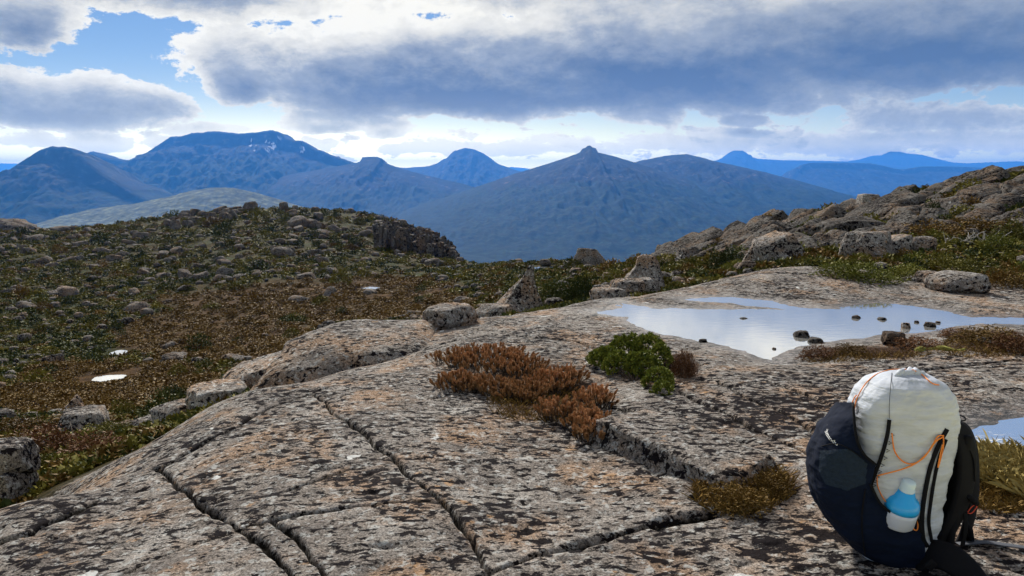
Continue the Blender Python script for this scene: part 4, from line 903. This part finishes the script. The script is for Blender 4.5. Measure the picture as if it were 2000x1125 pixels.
def b_spike(g, b):
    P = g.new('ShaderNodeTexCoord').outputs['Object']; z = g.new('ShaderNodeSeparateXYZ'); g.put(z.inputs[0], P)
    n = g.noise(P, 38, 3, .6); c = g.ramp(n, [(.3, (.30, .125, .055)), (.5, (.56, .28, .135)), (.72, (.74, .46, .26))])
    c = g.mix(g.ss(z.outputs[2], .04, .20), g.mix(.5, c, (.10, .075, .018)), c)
    g.put(b.inputs['Base Color'], c); b.inputs['Roughness'].default_value = .7; b.inputs['Specular IOR Level'].default_value = .05
M_SPIKE = material('orange_spike', b_spike)
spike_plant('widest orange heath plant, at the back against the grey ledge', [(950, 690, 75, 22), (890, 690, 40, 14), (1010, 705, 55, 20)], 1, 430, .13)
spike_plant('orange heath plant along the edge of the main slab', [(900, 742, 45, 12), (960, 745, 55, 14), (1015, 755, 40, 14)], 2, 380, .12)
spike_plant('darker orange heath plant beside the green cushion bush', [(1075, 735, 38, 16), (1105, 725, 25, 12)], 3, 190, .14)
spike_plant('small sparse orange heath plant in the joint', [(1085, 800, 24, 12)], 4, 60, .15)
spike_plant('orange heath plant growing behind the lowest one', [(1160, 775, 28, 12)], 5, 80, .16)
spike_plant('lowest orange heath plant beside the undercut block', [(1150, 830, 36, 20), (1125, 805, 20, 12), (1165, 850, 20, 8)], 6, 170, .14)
def b_green(g, b):
    P = g.new('ShaderNodeTexCoord').outputs['Object']
    g.put(b.inputs['Base Color'], g.ramp(g.noise(P, 22, 4, .6), [(.3, (.06, .085, .016)), (.5, (.17, .19, .030)), (.72, (.33, .32, .06))])); b.inputs['Roughness'].default_value = .55; b.inputs['Specular IOR Level'].default_value = .08
M_GREEN = material('needle_green', b_green)
def cushion_bush():
    rng = np.random.RandomState(9); q0 = on_plane([(1240, 735)], 0)[0]; root = obj('cushion_bush', None, None, None, (q0[0], q0[1], gz(*q0))); tag(root, 'bright green cushion conifer bush beside the orange heath', 'bush')
    lobes = [(1185, 700, 40, .13), (1225, 690, 45, .20), (1270, 690, 42, .20), (1215, 715, 40, .15), (1255, 720, 40, .17), (1290, 705, 25, .18), (1285, 745, 30, .14), (1295, 762, 20, .10), (1165, 695, 20, .07)]
    mf, mb_ = MB(), MB(); V = []
    for (u, v, rp, h) in lobes:
        q = on_plane([(u, v)], 0)[0]; c = np.array((q[0] - q0[0], q[1] - q0[1], 0)); r = rp * 1.0 * 5.6 / F
        tube(mb_, [(0, 0, -.02), c * .6 + (0, 0, h * .3), c + np.array((0, 0, h * .8))], (.012, .008, .004), 5)
        for i in range(int(120 * (rp / 35) ** 2)):
            d = rng.normal(size=3); d[2] = abs(d[2]) + .1; d /= np.linalg.norm(d); p = c + d * np.array((r, r, h * 1.05)) * rng.uniform(.8, 1.06)
            for j in range(20):  # rosette of needles
                a = d + rng.normal(size=3) * .75; a /= np.linalg.norm(a); s = np.cross(a, rng.normal(size=3)); s /= np.linalg.norm(s); L = rng.uniform(.020, .034)
                V.append((p - s * .005, p + s * .005, p + a * L + s * .004, p + a * L - s * .004))
    V = np.array(V).reshape(-1, 3); f = obj('foliage', mesh_np('foliage', V, np.arange(len(V)).reshape(-1, 4), False), M_GREEN, root); f['kind'] = 'stuff'
    obj('branch', mb_.mesh('branch'), M_BARK, root)
cushion_bush()
def blades(name, label, spots, mat, seed, L=(.06, .14), w=.0025, cat='grass'):
    rng = np.random.RandomState(seed); V = []
    for (u, v, ru, rv, n) in spots:
        r = np.sqrt(rng.rand(n)); an = rng.uniform(0, 6.3, n); q = on_plane(np.stack([u + ru * r * np.cos(an), v + rv * r * np.sin(an)], -1), 0.0); z = ground(q[:, 0], q[:, 1])
        for (x, y), zz in zip(q, z):
            l = rng.uniform(*L); e = np.array((rng.normal() * .55, rng.normal() * .55, 1.0)) * l; p = np.array((x, y, zz - .005)); s = np.array((rng.normal(), rng.normal(), 0)); s *= w / np.linalg.norm(s)
            V.append((p - s, p + s, p + e * (1, 1, .8) + s * .4, p + e * (1.25, 1.25, .85) - s * .4))
    V = np.array(V).reshape(-1, 3); tag(obj(name, mesh_np(name, V, np.arange(len(V)).reshape(-1, 4), False), mat), label, cat, None, 'stuff')
blades('grass', 'straw coloured grass tufts right of the backpack', [(1960, 935, 60, 34, 2600), (1930, 905, 34, 14, 700), (2040, 960, 60, 50, 1600), (1850, 940, 20, 14, 250)], M_STRAW, 61)
blades('dead_leaves', 'dry brown litter in the hollows of the bedrock', [(1450, 960, 100, 50, 2500), (1700, 690, 120, 9, 700), (1960, 990, 90, 35, 1500), (1060, 770, 110, 40, 1500), (1930, 675, 110, 26, 1500)], M_LEAF_BROWN, 62, (.015, .06), .003, 'leaves')
q = on_plane([(1790, 678), (1830, 677), (1885, 684)], 0.0); m = MB(); tube(m, spline([(x, y, gz(x, y) + .0) for x, y in q], 14), .03 + .012 * np.sin(np.arange(14)), 8)
tag(obj('moss', m.mesh('moss'), M_MOSS), 'yellow green moss strip on a ledge near the pond', 'moss')
def branches(label, u, v, w, y, n, seed, r=.012):
    rng = np.random.RandomState(seed); m = MB(); p = ray_ground(u, v, 2.5, 60) if y is None else None
    s = p[1] / F; z0 = gz(p[0], p[1])
    for i in range(n):
        a = np.array((rng.uniform(-.5, .5) * w * s, rng.uniform(-.4, .4) * w * s, 0)); d = np.array((rng.normal() * .5 - .2, rng.normal() * .3, rng.uniform(.05, .5))) * w * s * .5
        z1 = gz(p[0] + a[0], p[1] + a[1]) - z0; a[2] = z1; tube(m, spline([a, a + d * .5 + rng.normal(size=3) * .03 * w * s, a + d], 7), np.linspace(r, r * .3, 7), 4)
    tag(obj('dead_branches', m.mesh('dead_branches'), M_TWIG, None, (p[0], p[1], z0)), label, 'branches')
branches('bleached grey tangle of dead branches on the right slope', 1885, 482, 110, None, 46, 1, .018)
branches('pale twisted root lying in the brown heath cushion', 1935, 668, 46, None, 7, 2, .02)
branches('thin bleached twigs in the dry heath beside the backpack', 1500, 925, 44, None, 8, 3, .004)

# ------------------------------------------------------------------ backpack
def fabric(g, b, col=(.5, .5, .5), rough=.6, wr=.004, weave=0, stretch=(6, 6, 28)):
    P = g.new('ShaderNodeTexCoord').outputs['Object']
    n = g.noise(g.vm('MULTIPLY', P, stretch), 1.0, 5, .6); n2 = g.noise(P, 60, 3, .6)
    g.put(b.inputs['Base Color'], g.mix(1.0, col, g.ramp(n, [(.3, .82), (.7, 1.12)]), 'MULTIPLY'))
    b.inputs['Roughness'].default_value = rough; b.inputs['Specular IOR Level'].default_value = .12
    bump(g, b, g.m('ADD', n, g.m('MULTIPLY', n2, .12)), wr, .9)
M_WHITE = material('white_pack_fabric', fabric, col=(.47, .50, .56), wr=.012)
M_NAVY = material('navy_pack_fabric', fabric, col=(.004, .008, .022), rough=.9, wr=.006, stretch=(9, 9, 4))
M_BLACK = material('black_webbing', fabric, col=(.006, .006, .008), rough=.8, wr=.002)
M_MESH = material('grey_mesh', fabric, col=(.015, .025, .042), rough=.8, wr=.004, stretch=(90, 90, 90))
M_ORANGE = material('orange_cord', b_plain, col=(.80, .24, .035), rough=.6, nscale=300, namp=.2)
M_GREYW = material('grey_webbing', b_plain, col=(.07, .075, .09), rough=.7, nscale=120, namp=.2)
M_BLUE = material('blue_plastic', b_plain, col=(.015, .36, .80), rough=.3, spec=.5)
M_LWHITE = material('white_plastic', b_plain, col=(.52, .56, .66), rough=.35, spec=.5)
M_CLEAR = material('clear_plastic', b_plain, col=(.55, .68, .74), rough=.15, spec=.5)
M_PRINT = material('white_print', b_plain, col=(.8, .8, .8), rough=.6)
M_RED = material('red_loop', b_plain, col=(.55, .06, .03), rough=.6)
pb = ray_ground(1735, 1104, 1.5, 6, lambda x, y: ground(x, y)); YB = pb[1] + .12; ZB = gz(pb[0], YB) - .01
def pk(u, v, dy=0.0):
    d = ray(u, v); y = YB + dy; return np.array((d[0] / d[1] * y, y, 1.6 + d[2] / d[1] * y))
def rows(R_):
    out = []
    for v, l, r, b in R_:
        a, c = pk(l, v), pk(r, v); out.append((max(a[2], ZB + .002 * (1125 - v)), (a[0] + c[0]) / 2, (c[0] - a[0]) / 2, b))
    return np.array(out)[::-1]
BODY = rows([(736, 1764, 1800, .02), (741, 1735, 1814, .08), (755, 1700, 1834, .12), (775, 1679, 1848, .14), (800, 1667, 1854, .15), (830, 1662, 1857, .155), (880, 1652, 1848, .16), (950, 1645, 1832, .165), (1020, 1645, 1818, .165), (1080, 1655, 1808, .155), (1120, 1675, 1800, .13)])
SHELL = rows([(780, 1666, 1852, .148), (790, 1661, 1857, .158), (810, 1648, 1858, .162), (830, 1630, 1859, .165), (860, 1604, 1854, .168), (900, 1590, 1845, .172), (930, 1583, 1838, .174), (980, 1585, 1828, .176), (1020, 1597, 1820, .176), (1060, 1620, 1813, .172), (1095, 1650, 1808, .16), (1120, 1680, 1802, .14)])
EXP = 2.8
def sect(T, z):
    return [np.interp(z, T[:, 0], T[:, k]) for k in (1, 2, 3)]
def spt(T, th, z):
    cx, a, b = sect(T, z); c, s = np.cos(th), np.sin(th); r = (np.abs(c) ** EXP + np.abs(s) ** EXP) ** (-1 / EXP)
    return np.stack([cx + a * r * c, YB + b * r * s, z], -1)
def hit(T, u, v, off=.004):
    d = ray(u, v); t = np.linspace((YB - .35) / d[1], (YB + .3) / d[1], 700); P = CAM + t[:, None] * d
    cx, a, b = sect(T, P[:, 2]); f = np.abs((P[:, 0] - cx) / a) ** EXP + np.abs((P[:, 1] - YB) / b) ** EXP - 1
    i = int(np.argmax(f < 0)) if (f < 0).any() else int(np.argmin(f)); p = P[i] - d / np.linalg.norm(d) * (off + .006)
    return p
pack = obj('backpack', None, None, None, (pb[0], YB, ZB)); tag(pack, 'white and navy hiking backpack standing on the bedrock at right', 'backpack')
PO = np.array((pb[0], YB, ZB))
def part(name, mb, mat, parent=None, smooth=True):
    me = mb.mesh(name, smooth) if isinstance(mb, MB) else mb
    V_ = np.empty(len(me.vertices) * 3); me.vertices.foreach_get('co', V_); V_ = V_.reshape(-1, 3) - PO; me.vertices.foreach_set('co', V_.ravel()); me.update()
    return obj(name, me, mat, parent or pack)
nth, nz = 340, 240
def surf(T, wr):
    zz = np.linspace(T[0, 0], T[-1, 0], nz); th = np.linspace(0, 2 * math.pi, nth + 1)[:-1]; Z, TH = np.meshgrid(zz, th, indexing='ij'); P = spt(T, TH.ravel(), Z.ravel())
    n = fbm(np.stack([TH.ravel() * 2.2 + Z.ravel() * 3, Z.ravel() * 22, TH.ravel() * 0], -1), 3) * wr + fbm(P * 9, 2) * wr * 1.2 + (fbm(np.stack([P[:, 0] * 5 + P[:, 2] * 7, P[:, 2] * 11 - P[:, 0] * 6, P[:, 1] * 5], -1), 3, 0.5, ridged=True) - .3) * wr * 1.0
    c = np.stack([np.interp(P[:, 2], T[:, 0], T[:, 1]), P[:, 1] * 0 + YB, P[:, 2]], -1); d = P - c; d /= np.linalg.norm(d, axis=1)[:, None] + 1e-9; return P + d * n[:, None]
fc = np.array([(i * nth + j, i * nth + (j + 1) % nth, (i + 1) * nth + (j + 1) % nth, (i + 1) * nth + j) for i in range(nz - 1) for j in range(nth)])
P = surf(BODY, .0075); me = mesh_np('pack_body', P, fc, True); body = part('pack_body', me, M_WHITE)
m = MB(); top = P[(nz - 1) * nth:]; k0 = pk(1779, 716)
cs_ = top.mean(0); m.add(list(top) + [cs_ + np.array((0, 0, .006))], [(j, (j + 1) % nth, nth) for j in range(nth)]); part('roll_top', m, M_WHITE)
m = MB()
for i in range(9):               # gathered crest of the roll top
    a = pk(1750 + 7 * i, 738 + (i % 2) * 5, -.03); b_ = pk(1768 + 3 * i, 717 + (i % 3) * 3 + abs(i - 4), .0); tube(m, [a, (a + b_) / 2 + np.array((0, -.004, .006)), b_], (.010, .016, .006), 8)
part('roll_top_gather', m, M_WHITE)
PS = surf(SHELL, .008); ps = PS[fc].mean(1); u_, v_, dp = px(ps); front = ps[:, 1] < YB + .02
DARK = np.array([(1667, 786), (1672, 850), (1686, 885), (1711, 908), (1702, 945), (1718, 982), (1745, 1004), (1790, 1012), (1799, 1040), (1806, 1062), (1812, 1200), (1500, 1200), (1500, 786)], float)
din = sdist(DARK, u_, v_) < 0; din |= (~front) & (v_ > 800) & (ps[:, 0] < spt(SHELL, np.array([math.pi / 2]), np.array([1.0]))[0, 0] + .02)
split = np.interp(v_, [786, 908, 960, 1030, 1125], [1720, 1711, 1692, 1684, 1688])
for nm, sel in (('front_pocket', din & ((u_ < split) | ~front)), ('side_pocket', din & (u_ >= split) & front)):
    f = fc[sel]; used, inv = np.unique(f, return_inverse=True); o = part(nm, mesh_np(nm, PS[used], inv.reshape(-1, 4), True), M_NAVY)
    so = o.modifiers.new('thickness', 'SOLIDIFY'); so.thickness = .003; so.offset = -1
    if nm == 'front_pocket': fpocket = o
msel = (sdist(np.array([(1601, 880), (1660, 876), (1694, 906), (1690, 944), (1655, 958), (1612, 946), (1599, 920)], float), u_, v_) < 0) & front
f = fc[msel]; used, inv = np.unique(f, return_inverse=True); part('mesh_panel', mesh_np('mesh_panel', PS[used] + np.array((-.001, -.003, .001)), inv.reshape(-1, 4), True), M_MESH, fpocket)
def on_pack(T, pts, n=30, off=.005): return np.array([hit(T, u, v, off) for u, v in spline(pts, n)])
def cord(name, pts, r, mat, T=BODY, off=.006, n=34):
    m = MB(); tube(m, on_pack(T, pts, n, off), r, 6); return part(name, m, mat)
def strip(name, pts, w, th, mat, T=BODY, off=.004, n=26, side=(1, -.2, .1)):
    m = MB(); ribbon(m, on_pack(T, pts, n, off), side, w, th); return part(name, m, mat)
strip('zip_strip', [(1737, 820), (1733, 850), (1722, 890), (1709, 925), (1699, 952)], .014, .005, M_BLACK)
strip('zip_strip', [(1850, 838), (1833, 870), (1818, 910), (1807, 960), (1801, 1010), (1803, 1050), (1812, 1068)], .016, .006, M_BLACK)
strip('daisy_chain', [(1848, 858), (1836, 890), (1826, 930), (1818, 980), (1814, 1020), (1820, 1058)], .012, .006, M_BLACK, off=.006)
strip('pocket_hem', [(1666, 788), (1672, 850), (1686, 885), (1711, 908)], .010, .004, M_BLACK, SHELL, .007)
strip('pocket_hem', [(1700, 945), (1718, 981), (1745, 1003), (1790, 1012), (1800, 1040)], .010, .004, M_BLACK, SHELL, .009)
cord('pocket_seam', [(1690, 955), (1684, 1000), (1684, 1040), (1690, 1085)], .003, M_BLACK, SHELL, .006)
cord('pocket_seam', [(1600, 872), (1640, 868), (1690, 898)], .002, M_BLACK, SHELL, .006)
cord('seam', [(1742, 728), (1739, 760), (1737, 790), (1737, 818)], .0012, M_GREYW, off=.0015)
cord('compression_cord', [(1742, 846), (1747, 880), (1762, 900), (1782, 906), (1805, 893), (1822, 868), (1832, 852), (1843, 851)], .0028, M_ORANGE)
cord('compression_cord', [(1843, 853), (1828, 862), (1812, 884), (1790, 904), (1760, 917), (1714, 929)], .0028, M_ORANGE, off=.010)
cord('compression_cord', [(1713, 931), (1714, 948), (1721, 966), (1730, 980)], .0022, M_ORANGE)
cord('compression_cord', [(1843, 855), (1842, 876), (1835, 905), (1832, 912), (1836, 890), (1841, 868)], .0022, M_ORANGE, off=.022)
cord('pull_cord', [(1791, 978), (1788, 1000), (1784, 1022), (1785, 1034), (1792, 1034), (1792, 1018), (1788, 1004)], .0025, M_ORANGE, off=.012)
cord('top_cord', [(1668, 803), (1674, 778), (1690, 750), (1712, 731), (1740, 722), (1770, 721)], .0022, M_ORANGE, off=.004)
cord('top_cord', [(1782, 722), (1800, 731), (1820, 748), (1834, 752)], .0022, M_ORANGE, off=.004)
cord('top_cord', [(1663, 790), (1669, 776), (1673, 772)], .0022, M_ORANGE, off=.01)
def free(name, pts, mat, w=None, th=.012, side=(0, 1, 0), r=None, n=26):
    m = MB(); P_ = spline([pk(*p) for p in pts], n)
    if r: tube(m, P_, r, 6)
    else: ribbon(m, P_, side, w, th)
    return part(name, m, mat)
free('back_panel', [(1857, 832, .03), (1850, 870, .03), (1838, 940, .03), (1826, 1020, .03), (1820, 1085, .03)], M_BLACK, .25, .035)
free('shoulder_strap', [(1850, 838, -.06), (1872, 842, -.07), (1886, 870, -.08), (1888, 920, -.09), (1878, 975, -.09), (1858, 1025, -.08), (1832, 1070, -.07)], M_BLACK, .10, .022, (.9, .45, 0))
free('shoulder_strap', [(1856, 834, .10), (1882, 842, .10), (1897, 880, .10), (1901, 940, .10), (1896, 1000, .10), (1880, 1050, .10), (1850, 1080, .08)], M_BLACK, .09, .02, (.8, .6, 0))
free('strap_webbing', [(1885, 1000, -.08), (1886, 1030, -.08), (1880, 1066, -.07)], M_BLACK, .02, .004, (1, .2, 0))
free('load_lifter', [(1868, 850, -.08), (1888, 868, -.09), (1902, 900, -.09), (1904, 940, -.09)], M_BLACK, r=.003)
free('haul_loop', [(1858, 815, .02), (1870, 811, .04), (1884, 815, .03), (1884, 821, .01), (1868, 822, -.01), (1858, 817, -.01)], M_BLACK, r=.003)
free('hip_belt', [(1790, 1092, -.12), (1822, 1082, -.17), (1858, 1092, -.22), (1890, 1118, -.25), (1915, 1150, -.27)], M_BLACK, .11, .02, (.35, .5, .8))
free('hip_belt', [(1830, 1085, .10), (1870, 1078, .12), (1890, 1050, .10), (1888, 1020, .06)], M_BLACK, .09, .02, (.1, .9, .4))
wp = [ray_ground(u, v, 1.5, 6, lambda x, y: ground(x, y)) + np.array((0, 0, .012)) for u, v in ((1870, 1068), (1920, 1064), (1965, 1070), (2020, 1077))]
m = MB(); ribbon(m, spline(wp, 20), (0, 1, 0), .028, .004); part('hip_belt_webbing', m, M_GREYW)
m = MB(); tube(m, spline([pk(1888, 968, -.09), pk(1898, 975, -.09), pk(1908, 984, -.09)], 6), (.008, .014, .012), 8); part('strap_clip', m, M_BLACK)
free('whistle_loop', [(1890, 1000, -.09), (1900, 988, -.09), (1908, 990, -.09), (1898, 1002, -.09), (1890, 1002, -.09)], M_RED, r=.002)
free('buckle', [(1812, 1098, -.24), (1822, 1108, -.24)], M_BLACK, .04, .012, (1, 0, .2), n=4)
for i in range(9):               # lacing loops along the zip strips
    u, v = spline([(1742, 850), (1730, 890), (1716, 925), (1706, 948)], 9)[i]; m = MB(); tube(m, [hit(BODY, u - 2, v - 3, .004), hit(BODY, u + 5, v, .006), hit(BODY, u - 2, v + 3, .004)], .0016, 4); part('lacing_loop', m, M_BLACK)
# printed brand on the front pocket
cu = bpy.data.curves.new('logo', 'FONT'); cu.body = 'kathmandu'; cu.size = 1.0; cu.resolution_u = 2
to = bpy.data.objects.new('logo_source', cu); COL.objects.link(to); bpy.context.view_layer.update()
tm = bpy.data.meshes.new_from_object(to.evaluated_get(bpy.context.evaluated_depsgraph_get())); COL.objects.unlink(to)
bm = bmesh.new(); bm.from_mesh(tm); bmesh.ops.triangulate(bm, faces=bm.faces); bmesh.ops.subdivide_edges(bm, edges=bm.edges, cuts=1)
p0 = hit(SHELL, 1620, 858, 0); cx, a_, b_ = [float(t) for t in sect(SHELL, p0[2])]; th0 = math.atan2((p0[1] - YB) / b_, (p0[0] - cx) / a_)
h = .020; x_mid = max(v.co.x for v in bm.verts) * .66
for v in bm.verts:
    sx_ = (v.co.x - x_mid) * h; zz = p0[2] + v.co.y * h - sx_ * .42; q = spt(SHELL, np.array([th0 + sx_ / .14]), np.array([zz]))[0]
    cx2 = float(np.interp(zz, SHELL[:, 0], SHELL[:, 1])); nrm = np.array((q[0] - cx2, q[1] - YB, 0)); nrm /= np.linalg.norm(nrm); v.co = q + nrm * .006
lm = bpy.data.meshes.new('logo'); bm.to_mesh(lm); bm.free(); part('logo', lm, M_PRINT, fpocket)
# bottle in the side pocket
bc = hit(SHELL, 1757, 996, -.034); bt = hit(BODY, 1774, 947, .012); ax = bt - bc; Lb = np.linalg.norm(ax); ax /= Lb; s_ = np.linalg.norm(bc - CAM) / F; Rb = 28 * s_
bot = obj('bottle', None, None, None, bc - ax * .03); tag(bot, 'blue and white drink bottle in the side pocket of the backpack', 'bottle')
bot.rotation_euler = Vector(ax).to_track_quat('Z', 'Y').to_euler(); L0 = .03
def lathe(name, prof, mat, n=36):
    m = MB(); V_ = [(r * math.cos(2 * math.pi * k / n), r * math.sin(2 * math.pi * k / n), z) for r, z in prof for k in range(n)]
    m.add(V_, [(i * n + k, i * n + (k + 1) % n, (i + 1) * n + (k + 1) % n, (i + 1) * n + k) for i in range(len(prof) - 1) for k in range(n)] + [tuple(range(n))[::-1], tuple((len(prof) - 1) * n + k for k in range(n))])
    return obj(name, m.mesh(name), mat, bot)
T0 = L0 + Lb
lathe('bottle_base', [(Rb * .9, -.03), (Rb, -.022), (Rb, L0 - .005), (Rb * 1.0, L0 + .012)], M_LWHITE)
lathe('bottle_shoulder', [(Rb * .995, L0 + .0125), (Rb * 1.0, L0 + .026), (Rb * .95, L0 + .042), (Rb * .82, L0 + .056), (Rb * .62, L0 + .066), (Rb * .46, T0 - .024)], M_BLUE)
cap = lathe('bottle_cap', [(Rb * .44, T0 - .026), (Rb * .46, T0 - .022), (Rb * .46, T0 - .016), (Rb * .40, T0 - .015), (Rb * .40, T0 + .012), (Rb * .34, T0 + .018), (Rb * .15, T0 + .020)], M_CLEAR)

# smaller fittings belong to the part they are sewn to (all share the pack's origin)
kids = {o.name: o for o in pack.children}
def sub(prefix, owner):
    for nm, o in kids.items():
        if nm.split('.')[0] == prefix: o.parent = kids[owner]
sub('pocket_seam', 'front_pocket'); sub('pocket_hem', 'side_pocket'); sub('lacing_loop', 'zip_strip'); sub('seam', 'pack_body'); sub('roll_top_gather', 'roll_top')
sub('load_lifter', 'shoulder_strap'); sub('strap_webbing', 'shoulder_strap'); sub('strap_clip', 'shoulder_strap'); sub('whistle_loop', 'shoulder_strap')
sub('hip_belt_webbing', 'hip_belt'); sub('buckle', 'hip_belt'); sub('daisy_chain', 'back_panel'); sub('haul_loop', 'back_panel')
